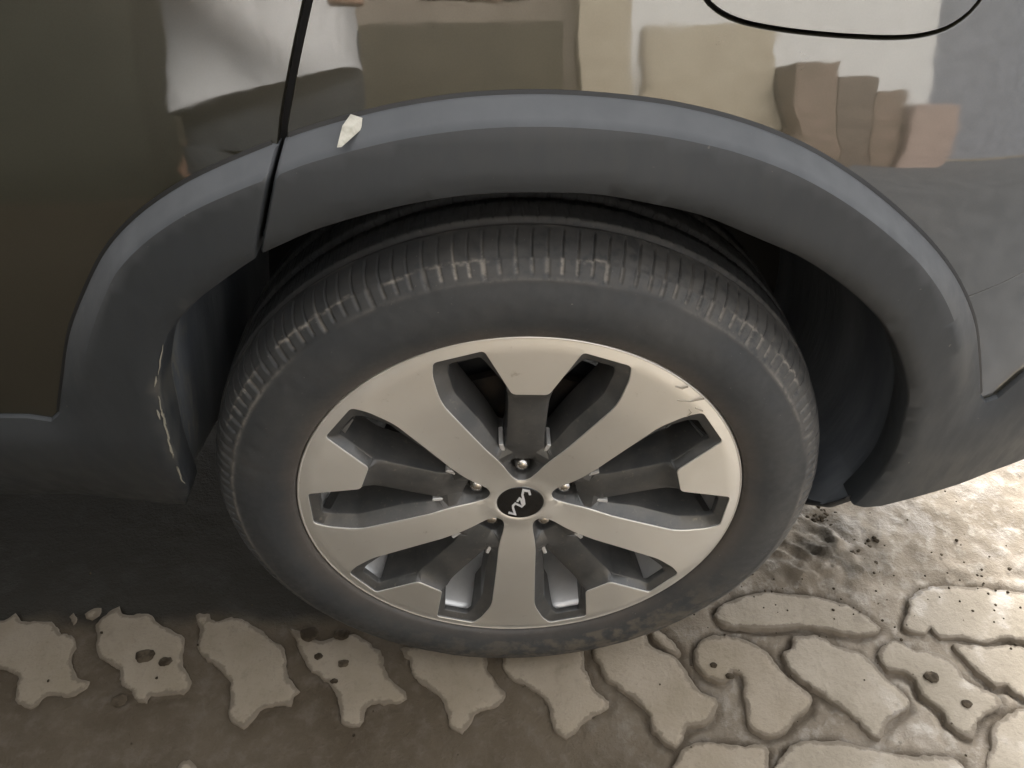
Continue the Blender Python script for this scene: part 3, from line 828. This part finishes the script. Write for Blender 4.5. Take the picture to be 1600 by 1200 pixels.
yv = np.where(dop < 1e-5, y_edge, np.where(isout, yF(R_)+np.interp(R_, [.09, .13, .18, .207, .2155], [.010, .0125, .0105, .0075, .0050]), np.where(dh < 1e-5, ysp+.0012, np.where(dw < 1e-5, .0165, ysp))))
V3 = [np.stack([V[:, 0], yv, V[:, 1]], -1)]; Fs = F.tolist(); b0 = len(V)
# dark edge between the machined face and the pocket
n_ = len(OPEN)
V3.append(np.stack([OPEN[:, 0], yF(np.hypot(*OPEN.T))+.0004, OPEN[:, 1]], -1)); V3.append(np.stack([OP2[:, 0], yF(np.hypot(*OP2.T))+.0022, OP2[:, 1]], -1))
for i in range(n_):
    j = (i+1) % n_; Fs.append([b0+i, b0+j, b0+n_+j, b0+n_+i])
b0 += 2*n_
for L, dep, tgt in ((H1, .052, 0), (H2, .052, 0), (well, .030, 1)):
    Nn = loop_normals(L); ids = [int(np.argmin(np.hypot(*(V-p).T))) for p in L]
    y0 = yv[ids]; n_ = len(L)
    for o_, d_ in ((0, 0), (-.0010, .0006), (-.0018, .0026), (-.0020, None)):
        q = L+Nn*o_*(1 if tgt == 0 else .4); yy = y0+d_ if d_ is not None else (np.maximum(np.interp(np.hypot(*L.T), [.196, .207], [dep, .010]), y0+.0035) if tgt == 0 else np.full(n_, dep))
        V3.append(np.stack([q[:, 0], yy, q[:, 1]], -1))
    for r in range(3):
        for i in range(n_):
            j = (i+1) % n_; a = b0+r*n_; b = a+n_
            Fs.append([a+i, b+i, b+j, a+j])
    if tgt: Fs.append([b0+3*n_+i for i in range(n_)])
    b0 += 4*n_
pocket = mesh('spoke', np.concatenate(V3), Fs, M_pock, wheel)
bm = bmesh.new(); bm.from_mesh(pocket.data); bmesh.ops.remove_doubles(bm, verts=bm.verts, dist=1e-5)
bmesh.ops.recalc_face_normals(bm, faces=bm.faces); bm.to_mesh(pocket.data); bm.free()
pocket.data.shade_smooth(); pocket.data.set_sharp_from_angle(angle=math.radians(28))
# bright webs at the hub end of the windows
webs = []
for s in (-1, 1):
    bm = bmesh.new()
    a = Vector((*pol(.0685, s*15.0), 0)); b = Vector((*pol(.0950, s*15.0), 0)); d = (b-a).normalized(); p = Vector((-d.y, d.x, 0))*.0021
    lo = [(a-p, .0125), (a+p, .0125), (b+p, .0085), (b-p, .0085)]
    v = [bm.verts.new((q.x, y_, q.y)) for q, y_ in lo]+[bm.verts.new((q.x, .034, q.y)) for q, y_ in lo]
    for f in ((0, 1, 2, 3), (0, 4, 5, 1), (1, 5, 6, 2), (2, 6, 7, 3), (3, 7, 4, 0)): bm.faces.new([v[i] for i in f])
    bmesh.ops.recalc_face_normals(bm, faces=bm.faces)
    webs.append(bm_obj('spoke_web', bm, M_barrel, wheel, bevel=.0006))
# wheel nut
bm = bmesh.new(); prof = [(.030, .0090), (.0225, .0090), (.0212, .0082), (.0190, .0072), (.0172, .0052), (.0163, .0022)]
prev = None
for k, (yy, rr) in enumerate(prof):
    ring = []
    for a in range(24):
        t = a/24*2*math.pi; hexr = rr*(math.cos(math.pi/6)/math.cos((t % (math.pi/3))-math.pi/6)*1.08 if k < 2 else 1)
        ring.append(bm.verts.new((.0498+hexr*math.cos(t), yy, hexr*math.sin(t))))
    if prev:
        for a in range(24): bm.faces.new([prev[a], prev[(a+1) % 24], ring[(a+1) % 24], ring[a]])
    prev = ring
bm.faces.new(prev); bmesh.ops.recalc_face_normals(bm, faces=bm.faces)
nut = bm_obj('wheel_nut', bm, M_nut, wheel, angle=40)
for src in (pocket, *webs, nut):
    for k, b in enumerate(base):
        o = src if k == 0 else src.copy()
        if k: COL.objects.link(o); o.parent = wheel
        o.location = (0, 0, WZ); o.rotation_euler = (0, -b, 0)

# barrel and back of the rim
bar = [(.012, .2300), (.016, .2235), (.024, .2195), (.045, .2155), (.060, .2090), (.085, .2060), (.150, .2060), (.190, .2130), (.200, .2260), (.204, .2300)]
o = mesh('rim_barrel', *revolve(bar, 180), M_barrel, wheel, angle=40)
# casting ribs inside the barrel next to each window
for b in base:
    for s in (-1, 1):
        for dd in (10.0, 25.5):
            bm = bmesh.new()
            a = b+math.radians(s*dd); c, s_ = math.cos(a), math.sin(a); t = Vector((-s_, 0, c))*.003
            q = [Vector((.2225*c, .012, .2225*s_)), Vector((.209*c, .060, .209*s_)), Vector((.196*c, .050, .196*s_)), Vector((.212*c, .012, .212*s_))]
            v = [bm.verts.new(p+t+Vector((0, 0, WZ))) for p in q]+[bm.verts.new(p-t+Vector((0, 0, WZ))) for p in q]
            for f in ((0, 1, 2, 3), (4, 7, 6, 5), (2, 6, 7, 3), (1, 5, 6, 2), (0, 3, 7, 4)): bm.faces.new([v[i] for i in f])
            bmesh.ops.recalc_face_normals(bm, faces=bm.faces)
            bm_obj('barrel_rib', bm, M_pock, wheel)

# centre cap and emblem
V, F = revolve([(.0120, .0262), (.0108, .0256), (.0100, .0250), (.0094, .018), (.0090, .009), (.0089, .0004)], 72)
o = mesh('centre_cap', V, F, M_cap, wheel); fixnormals(o)
def ribbon(pts, w_, y0, y1, m, name, parent, z0=WZ):
    P = A(pts); n_ = len(P); Lf = []; Rt = []
    for i in range(n_):
        a = P[i]-P[i-1] if i else P[1]-P[0]; b = P[i+1]-P[i] if i < n_-1 else a
        a = a/np.hypot(*a); b = b/np.hypot(*b); t = a+b; t /= max(np.hypot(*t), .3)
        nn = A([-t[1], t[0]]); k = w_/2/max(.55, abs(nn@A([-a[1], a[0]])))
        Lf.append(P[i]+nn*k); Rt.append(P[i]-nn*k)
    V = [(p[0], y0, p[1]+z0) for p in Lf+Rt]+[(p[0], y1, p[1]+z0) for p in Lf+Rt]
    F = []
    for i in range(n_-1):
        F += [(i, i+1, n_+i+1, n_+i), (i, 2*n_+i, 2*n_+i+1, i+1), (n_+i, n_+i+1, 3*n_+i+1, 3*n_+i)]
    F += [(0, n_, 3*n_, 2*n_), (n_-1, 3*n_-1, 4*n_-1, 2*n_-1)]
    return fixnormals(mesh(name, V, F, m, parent, smooth=False))
def capy(p): return .0050
ribbon(EMB_A, .0024, .0084, .0100, M_emb, 'emblem', wheel)
ribbon(EMB_B, .0024, .00835, .0100, M_emb, 'emblem', wheel)
for s in SCR: 
    ribbon(s, .0005, -.0033, -.0012, M_scr, 'scratch', wheel)

# brake behind the spokes
def ring_obj(name, prof, m, n_=120): return fixnormals(mesh(name, *revolve(prof, n_), m, wheel, angle=30))
ring_obj('brake_disc', [(.062, .085), (.062, .140), (.072, .140), (.072, .085)], M_iron)
ring_obj('hub', [(.05, .001), (.05, .030), (.054, .034), (.054, .068), (.062, .075), (.062, .086), (.074, .086)], M_iron)
ring_obj('splash_shield', [(.085, .05), (.085, .150), (.080, .156)], M_dark)
bm = bmesh.new()
ths = np.linspace(math.radians(8), math.radians(52), 12); prev = None
for t in ths:
    c, s = math.cos(t), math.sin(t)
    r = [bm.verts.new((rr*c, yy, rr*s+WZ)) for rr, yy in ((.105, .048), (.150, .046), (.158, .055), (.158, .085), (.105, .085))]
    if prev:
        for a in range(5): bm.faces.new([prev[a], prev[(a+1) % 5], r[(a+1) % 5], r[a]])
    else: bm.faces.new(r)
    prev = r
bm.faces.new(prev[::-1]); bmesh.ops.recalc_face_normals(bm, faces=bm.faces)
bm_obj('brake_caliper', bm, M_iron, wheel, bevel=.002)
for t, rr in ((math.radians(17), .118), (math.radians(44), .118)):
    bm = bmesh.new()
    M = Matrix.Translation((rr*math.cos(t), .052, rr*math.sin(t)+WZ)) @ Matrix.Rotation(math.pi/2, 4, 'X')
    bmesh.ops.create_cone(bm, cap_ends=True, segments=16, radius1=.010, radius2=.0085, depth=.03, matrix=M)
    bm_obj('caliper_bolt', bm, M_nut, wheel)

# tyre
prof = [(.012, .2290), (.005, .2335), (.0050, .2360), (-.0015, .2375), (-.0045, .2400), (-.0070, .2460), (-.0095, .2540), (-.0112, .2620), (-.0117, .2700), (-.0110, .2780), (-.0090, .2860), (-.0065, .2930), (-.0045, .2985), (-.0008, .3050), (.0045, .3115), (.012, .3172), (.024, .3217), (.038, .3245)]
prof = catmull(prof, .0017)
tail = [(.0392, .3246), (.0402, .3190), (.0410, .3178), (.0462, .3178), (.0470, .3190), (.0480, .3256), (.052, .3262), (.060, .3267), (.070, .3271), (.0795, .3275), (.0810, .3205), (.089, .3205), (.0905, .3278), (.100, .3280), (.120, .3280), (.1245, .3278), (.126, .3205), (.134, .3205), (.1355, .3275), (.150, .3268), (.1655, .3258), (.168, .3180), (.174, .3180), (.176, .3247), (.190, .3217), (.202, .316), (.209, .305), (.216, .285), (.218, .270), (.212, .245), (.204, .230)]
prof = np.concatenate([prof, A(tail)])
NT = 2280
V, F = revolve(prof, NT, 0)
m_ = len(prof)
th = np.repeat(np.linspace(0, 2*np.pi, NT, endpoint=False), m_)
pr = np.tile(prof[:, 1], NT); py_ = np.tile(prof[:, 0], NT)
s_ = np.tile(np.arange(m_), NT)
arc = np.r_[0, np.cumsum(np.hypot(*np.diff(prof, axis=0).T))]; arc_t = np.tile(arc, NT)
a_sh = arc[np.argmin(np.abs(prof[:, 1]-.2985)+(prof[:, 0] > .02))]       # the shoulder edge
a_wr = arc[np.argmin(np.abs(prof[:, 1]-.3132)+(prof[:, 0] > .02))]       # where tread wear ends
a_gr = arc[np.argmin(np.abs(prof[:, 0]-.038))]
pitch = 2*np.pi/38
u = th/pitch+.018*np.clip((arc_t-a_wr)/.03, -.6, 1.2)**2*2+.02*noise2(th*9, arc_t*0, 3)
fr = (u % 1)*4; idx = np.floor(fr).astype(int) % 4; loc = (fr-np.floor(fr)-.5)*pitch/4*.32     # metres along the tread
pid = np.floor(u).astype(int)
rnd = noise2(pid*4.0+idx+.5, np.full(len(pid), 7.5), 9)
def slot(w_): return np.exp(-(loc/w_)**4)
onT = (arc_t > a_sh-.001) & (arc_t < a_gr-.0005)
outer_zone = np.clip((arc_t-a_sh)/.0025, 0, 1)*np.clip((a_wr+.0015-arc_t)/.002, 0, 1)
tread_zone = np.clip((arc_t-a_wr)/.002, 0, 1)*np.clip((a_gr-.003-arc_t)/.003, 0, 1)
w_out = np.where(idx == 0, .0025, .0018); w_tr = np.where(idx % 2 == 0, .0010, .00075)
wear = .6+.4*noise2(th*3, th*0, 44)
start = np.clip((arc_t-a_sh-np.where(idx == 0, -.0005, .0035))/.0015, 0, 1)
dep = np.where(py_ < .039, (slot(w_out)*outer_zone*start*.0028+slot(w_tr)*tread_zone*.0034)*wear, 0)
# little ridge at the shoulder edge and at the wear line
rid = .0009*np.exp(-((arc_t-a_sh+.0006*noise2(th*40, th*0, 5))/.0012)**2)*(py_ < .03)*(.5+.5*noise2(th*6, th*0, 6))
rid += -.0006*(arc_t > a_wr)*(py_ < .039)*np.clip((a_wr+.012-arc_t)/.012, 0, 1)
# centre ribs get lighter cross cuts
cut = (py_ > .048) & (py_ < .165)
dep = dep+np.where(cut, .0018*np.exp(-(((th*.327+py_*.35) % .0125-.006)/.0006)**2)*(noise2(th*0+np.floor(py_/.045), th*0, 3) > -2), 0)
Nr = np.stack([np.gradient(prof[:, 1]), -np.gradient(prof[:, 0])], -1); Nr /= np.hypot(*Nr.T)[:, None]
Nt = np.tile(Nr, (NT, 1))                                               # points out of the rubber
if Nr[len(prof)//2, 1] < 0: Nt = -Nt
d = rid-dep+.0003*noise2(th*30, arc_t*90, 2)*(pr > .262)
yy = py_+Nt[:, 0]*d; rr = pr+Nt[:, 1]*d
V = np.stack([rr*np.cos(th), yy, rr*np.sin(th)+WZ], -1)
flat = np.clip(.0015-V[:, 2], 0, None); V[:, 2] = np.maximum(V[:, 2], .0015)
V[:, 1] -= flat*.6*(py_ < .1)
wl = np.exp(-((arc_t-a_wr-.0016*noise2(th*34, th*0, 71)-.0008*noise2(th*110, th*0, 72))/.0011)**2)*(py_ < .03)
sh = np.exp(-((arc_t-a_sh)/.0018)**2)*(py_ < .03)*np.clip(.5+.6*noise2(th*5, th*0, 8), 0, 1)
ge = np.exp(-((py_-.0400)/.0022)**2)*np.clip(.35+.8*noise2(th*18, py_*0, 81), 0, 1)
ge2 = np.exp(-((py_-.0810)/.002)**2)*.25
topness = np.clip(.35+.9*np.sin(th), 0, 1)
slotm = slot(w_out*.9)*outer_zone*start*np.clip(.75+.7*rnd, .2, 1)
slott = slot(w_tr*1.1)*tread_zone*np.where(idx % 2 == 0, 1, 0)*np.clip(.45+.8*rnd, 0, 1)*np.clip(1.2-(arc_t-a_wr)/.022, 0, 1)
hazy = .16*np.clip((arc_t-a_sh)/.004, 0, 1)*(py_ < .05)*(.6+.6*np.clip(np.cos(th)*1.2, -.6, 1))
per = np.clip(.55+.65*noise2(pid*1.0, th*0, 61), .15, 1)*np.clip(.55+.5*np.sin(th)+.25*np.cos(th), .25, 1)
per = per*np.clip(.25+1.1*np.sin(th), .12, 1)
slotm = slotm*per; slott = slott*per
dustv = np.clip(wl*np.clip(.25+1.1*noise2(th*13, th*0, 77), 0, 1)*topness+sh*.55+ge*.7+ge2+slotm*.9+slott*.8+hazy, 0, 1)
cut_shade = np.clip(slot(w_tr*.8)*tread_zone*np.where(idx % 2 == 1, 1, .25)*np.clip(.6+.6*noise2(th*7, th*0, 55), .1, 1), 0, 1)
brown = np.clip(1-(pr-.2365)/.020, 0, 1)*(py_ < .02)*(.75+.25*noise2(th*3, th*0, 14))
low = np.clip((-np.sin(th)-.35)*1.6, 0, 1)*(pr > .25)*np.clip(.55+.6*np.cos(th), .1, 1)
tyre = mesh('tyre', V, F, M_rub, wheel, angle=None, attrs={'dust': dustv, 'brown': brown, 'mud': low, 'cut': cut_shade})
fixnormals(tyre)

# ------------------------------------------------------------------ paper scrap on the arch
pts = STICK
L = A(pts)+A([(0, 0)])
ys = yB(L[:, 0], L[:, 1])
top = [(-.1215, -.0005), (-.1130, -.0020), (-.1135, -.0060), (-.1255, -.0220), (-.1290, -.0225), (-.1260, -.0100)]
V = []; hgt = [.006, .005, .0035, .0015, .0015, .003]
for (x_, z_), (xx, dy) in zip(pts, top): V.append((x_, float(yB(x_, z_))+dy-.003, z_))
cen = tuple(np.mean(V, 0)+A((0, -.0012, .0008)))
fold = [V[0], V[1], V[2], V[3], V[4], V[5]]
bm = bmesh.new()
f_ = [bm.verts.new(v) for v in fold]; c_ = bm.verts.new(cen)
b_ = [bm.verts.new((v[0], v[1]+.0004, v[2]-.0002)) for v in fold]; cb = bm.verts.new((cen[0], cen[1]+.0004, cen[2]))
for i in range(6):
    j = (i+1) % 6
    bm.faces.new([f_[i], f_[j], c_]); bm.faces.new([b_[j], b_[i], cb]); bm.faces.new([f_[i], b_[i], b_[j], f_[j]])
bmesh.ops.recalc_face_normals(bm, faces=bm.faces)
o = bm_obj('paper_scrap', bm, M_paper, None, angle=15)
tag(o, 'small torn off-white paper scrap stuck on the top edge of the black wheel arch trim', 'paper scrap')

# ------------------------------------------------------------------ what the paint reflects: the yard behind the photographer
M_beige = paver_mat('render_beige', (.40, .34, .25), (.46, .40, .30), (.30, .25, .18))
M_white = paver_mat('render_white', (.64, .625, .60), (.70, .685, .655), (.6, .58, .54))
M_olive = paver_mat('olive_wall', (.060, .052, .034), (.085, .072, .048), (.04, .034, .022))
M_olive2 = paver_mat('shade_wall_dark', (.026, .027, .018), (.038, .038, .026), (.018, .018, .012))
M_tan = paver_mat('tan_wall', (.20, .165, .13), (.25, .21, .165), (.14, .11, .09))
M_crate = paver_mat('crate_brown', (.17, .125, .09), (.24, .17, .13), (.08, .06, .045))
M_crate2 = paver_mat('crate_dark', (.12, .09, .07), (.17, .13, .10), (.06, .045, .035))
M_carton = paver_mat('carton_pink', (.34, .25, .21), (.40, .30, .25), (.25, .18, .15))
M_blue = paver_mat('shutter_grey', (.17, .18, .205), (.23, .24, .27), (.18, .18, .2))

M_road = paver_mat('road_concrete', (.10, .105, .115), (.14, .143, .152), (.07, .07, .075))
o = bm_obj('road', box_bm(.80, 9, -3.6, -.36, -.05, .012), M_road, None); o['kind'] = 'structure'
def slab(name, x0, x1, y0, y1, z0, z1, m, label, cat, bev=.01):
    o = bm_obj(name, box_bm(x0, x1, y0, y1, z0, z1), m, None, bevel=bev)
    return tag(o, label, cat)
slab('garden_wall', -6, .30, -3.3, -3.05, -.02, 1.36, M_olive, 'low dark olive wall behind the photographer, mirrored in the paint above the wheel', 'wall')
bm = box_bm(-3.4, -.86, -1.62, -1.42, -.02, 2.5); box_bm(-2.0, -1.85, -1.418, -.30, -.02, 2.5, bm)  # unseen wall, added to keep sky light off the left side
tag(bm_obj('shade_wall', bm, M_olive2, None, bevel=.01), M_olive2, 'tall dark wall added left of the photographer to block sky light, mirrored in the door', 'wall')
slab('house_wall', -6, .95, -4.6, -4.3, -.02, 3.2, M_tan, 'tan rendered house wall rising behind the low olive wall', 'wall')
slab('gate_pillar', .36, .58, -3.15, -2.95, -.02, 1.55, M_beige, 'narrow beige gate pillar mirrored as the leftmost pale strip in the paint', 'pillar')
slab('beige_wall', .66, 1.22, -3.2, -3.0, -.02, 1.33, M_beige, 'beige rendered wall panel mirrored in the paint left below the fuel flap', 'wall')
slab('white_wall', .62, 2.30, -3.9, -3.7, -.02, 3.0, M_white, 'white painted wall mirrored in the paint round the fuel flap', 'wall')
slab('wooden_crate', 1.24, 1.42, -3.2, -2.8, 0, 1.13, M_crate, 'tallest brown wooden crate, mirrored right beside the beige wall', 'crate')
slab('wooden_crate', 1.425, 1.58, -3.2, -2.8, 0, 1.05, M_crate2, 'darker brown wooden crate mirrored between two others', 'crate')
slab('wooden_crate', 1.585, 1.71, -3.2, -2.8, 0, .97, M_crate, 'lowest brown wooden crate, mirrored beside the pinkish carton', 'crate')
slab('cardboard_carton', 1.72, 1.92, -3.0, -2.75, 0, .88, M_carton, 'small pinkish carton mirrored at the right of the brown crates', 'carton')
slab('metal_shutter', 2.4, 7.5, -4.2, -4.0, -.02, 2.6, M_blue, 'blue-grey metal shutter mirrored at the right edge of the paint', 'shutter')

# ------------------------------------------------------------------ the photographer, mirrored in the door
M_skin = mat('skin', (.42, .25, .17), .5)
M_shirt = mat('white_cotton', (.78, .77, .76), .85)
n = N(M_shirt); n.nrm(n.bump(n.noise(9, 3, .5, n.pos((1, 1, .45)), 1.5), 1.0, .016))
M_trou = mat('grey_trousers', (.075, .08, .085), .85)
n = N(M_trou); n.nrm(n.bump(n.noise(11, 3, .5, n.pos((1, 1, .4))), .9, .02))
M_hair = mat('dark_hair', (.02, .015, .012), .6)
M_shoe = mat('dark_shoe', (.03, .028, .026), .5)
M_phone = mat('phone_black', (.01, .01, .011), .2)

def skin_mesh(name, verts, edges, radii, m, parent, sub=2):
    me = bpy.data.meshes.new(name); me.from_pydata(verts, edges, [])
    o = bpy.data.objects.new(name, me); COL.objects.link(o)
    md = o.modifiers.new('skin', 'SKIN'); md.use_smooth_shade = True
    for i, r in enumerate(radii):
        sv_ = me.skin_vertices[0].data[i]
        sv_.radius = r if isinstance(r, tuple) else (r, r)
        sv_.use_root = (i == 0)
    ss = o.modifiers.new('sub', 'SUBSURF'); ss.levels = sub; ss.render_levels = sub
    me.materials.append(m)
    if parent is not None: o.parent = parent
    return o

PX, PY = -.40, -.80
def W(x, y, z): return (PX+x, PY+y, z)
pr_ = thing('person', 'person in a white T-shirt and grey trousers holding a phone, mirrored in the door paint', 'person', (0, 0, 0))
# continuous body: pelvis root, spine, neck, head, arms, legs; leaning forward towards the car
bv = [W(0, -.10, .88), W(0, -.07, 1.02), W(0, -.01, 1.18), W(0, .03, 1.34), W(0, .06, 1.42), W(0, .10, 1.50), W(0, .12, 1.58), W(0, .12, 1.66),
      W(.17, .03, 1.36), W(.24, .10, 1.14), W(.31, .235, .99),          # right arm (towards the camera)
      W(-.17, .03, 1.36), W(-.20, .10, 1.12), W(.10, .22, 1.00),        # left arm
      W(.09, -.10, .84), W(.11, -.06, .47), W(.11, -.10, .09), W(.115, .06, .04),
      W(-.09, -.10, .84), W(-.12, -.06, .47), W(-.12, -.10, .09), W(-.125, .06, .04)]
be = [(0, 1), (1, 2), (2, 3), (3, 4), (4, 5), (5, 6), (6, 7), (3, 8), (8, 9), (9, 10), (3, 11), (11, 12), (12, 13), (0, 14), (14, 15), (15, 16), (16, 17), (0, 18), (18, 19), (19, 20), (20, 21)]
br_ = [(.13, .10), (.12, .09), (.13, .10), (.13, .09), .055, .06, .09, .07, .06, .045, .028, .06, .045, .028, .08, .055, .042, .035, .08, .055, .042, .035]
skin_mesh('body', bv, be, br_, M_skin, pr_)
bm = bmesh.new(); prev = None; NS = 48
secs = [(-.30, -.04, .158, .120), (-.24, -.045, .155, .118), (-.15, -.05, .152, .115), (-.02, -.03, .158, .118), (.12, .0, .172, .118), (.24, .03, .180, .108), (.30, .04, .160, .090), (.345, .055, .085, .065), (.36, .06, .062, .055)]
for zc, yc, rx, ry in [tuple(np.interp(t, range(len(secs)), [s[q] for s in secs]) for q in range(4)) for t in np.linspace(0, len(secs)-1, 40)]:
    r = []
    for k in range(NS):
        a = 2*math.pi*k/NS; ca, sa = math.cos(a), math.sin(a)
        ca = math.copysign(abs(ca)**.8, ca); sa = math.copysign(abs(sa)**.8, sa)
        hem = .30*rx*ca*max(0, 1-(zc+.30)/.2)
        wr = 1+.035*float(fbm(np.array([a*2.2+zc*5]), np.array([zc*9-a]), 2, 3)[0])*min(1, max(0, (.30-zc)/.1))
        r.append(bm.verts.new(W(rx*ca*wr, yc+ry*sa*wr, 1.14+zc+hem)))
    if prev:
        for k in range(NS): bm.faces.new([prev[k], prev[(k+1) % NS], r[(k+1) % NS], r[k]])
    prev = r
bmesh.ops.recalc_face_normals(bm, faces=bm.faces)
bm_obj('t_shirt', bm, M_shirt, pr_, angle=None or 80)
skin_mesh('sleeve', [W(.12, .03, 1.38), W(.185, .05, 1.31), W(.225, .085, 1.20)], [(0, 1), (1, 2)], [.07, .078, .068], M_shirt, pr_)
skin_mesh('sleeve', [W(-.12, .03, 1.38), W(-.18, .05, 1.31), W(-.20, .08, 1.20)], [(0, 1), (1, 2)], [.07, .078, .068], M_shirt, pr_)
bm = bmesh.new(); prev = None
for t in np.linspace(0, 1, 26):                      # hips and both legs as one garment
    z_ = .66+.30*t; rx = .150+.012*math.sin(t*3); ry = .105+.012*math.sin(t*3)
    r = [bm.verts.new(W(rx*math.cos(a)*(1+.02*math.sin(a*5+t*7)), -.075+ry*math.sin(a), z_)) for a in np.linspace(0, 2*math.pi, 40, endpoint=False)]
    if prev:
        for k in range(40): bm.faces.new([prev[k], prev[(k+1) % 40], r[(k+1) % 40], r[k]])
    prev = r
for s in (-1, 1):
    prev = None
    for t in np.linspace(0, 1, 30):
        z_ = .70-.62*t; cx_ = s*(.072+.045*t); cy_ = -.075-.02*t; rr = .088-.024*t
        r = [bm.verts.new(W(cx_+rr*math.cos(a)*(1+.04*math.sin(a*3+t*19)), cy_+rr*1.1*math.sin(a), z_)) for a in np.linspace(0, 2*math.pi, 28, endpoint=False)]
        if prev:
            for k in range(28): bm.faces.new([prev[k], prev[(k+1) % 28], r[(k+1) % 28], r[k]])
        prev = r
bmesh.ops.recalc_face_normals(bm, faces=bm.faces)
bm_obj('trousers', bm, M_trou, pr_, angle=80)
skin_mesh('hair', [W(0, .095, 1.70), W(0, .07, 1.66), W(0, .05, 1.60)], [(0, 1), (1, 2)], [.085, .10, .07], M_hair, pr_)
skin_mesh('nose', [W(0, .205, 1.60), W(0, .225, 1.575)], [(0, 1)], [.012, .014], M_skin, pr_)
for s in (-1, 1):
    skin_mesh('ear', [W(s*.088, .12, 1.60), W(s*.092, .115, 1.625)], [(0, 1)], [.012, .012], M_skin, pr_)
    skin_mesh('shoe', [W(s*.115, -.13, .045), W(s*.12, -.03, .045), W(s*.125, .09, .035)], [(0, 1), (1, 2)], [.045, .045, .038], M_shoe, pr_)
# hands: palm and five fingers each, closed round the phone's edges
def hand(wx, wy, wz, s):
    palm = [(wx, wy, wz), (wx+s*.03, wy+.02, wz-.005), (wx+s*.055, wy+.03, wz-.005)]
    skin_mesh('hand', palm, [(0, 1), (1, 2)], [(.028, .02), (.04, .016), (.038, .014)], M_skin, pr_)
    for k, L_ in enumerate((.062, .072, .068, .052)):
        z0 = wz+.028-.019*k; b = Vector((wx+s*.06, wy+.03, z0-.005))
        p = [b, b+Vector((s*L_*.42, .006, 0)), b+Vector((s*L_*.72, .0, -.002)), b+Vector((s*L_*.92, -.010, -.003))]
        skin_mesh('finger', [tuple(q) for q in p], [(0, 1), (1, 2), (2, 3)], [.0095, .009, .008, .007], M_skin, pr_)
    b = Vector((wx+s*.025, wy+.015, wz+.03))
    skin_mesh('thumb', [tuple(b), tuple(b+Vector((s*.02, -.008, .022))), tuple(b+Vector((s*.042, -.018, .032)))], [(0, 1), (1, 2)], [.012, .0105, .009], M_skin, pr_)
hand(-.115, -.585, .985, 1)
hand(.10, -.60, .985, -1) if False else hand(-.30, -.60, .985, 1)
# phone: its back faces the wheel
bm = box_bm(-.075, .075, -.004, .004, -.037, .037)
ph_o = bm_obj('phone', bm, M_phone, None, bevel=.003)
ph_o.location = (-.042, -.566, .982); ph_o.rotation_euler = (-.7197, 0, -.03)
tag(ph_o, 'black phone held level in both hands by the photographer', 'phone')
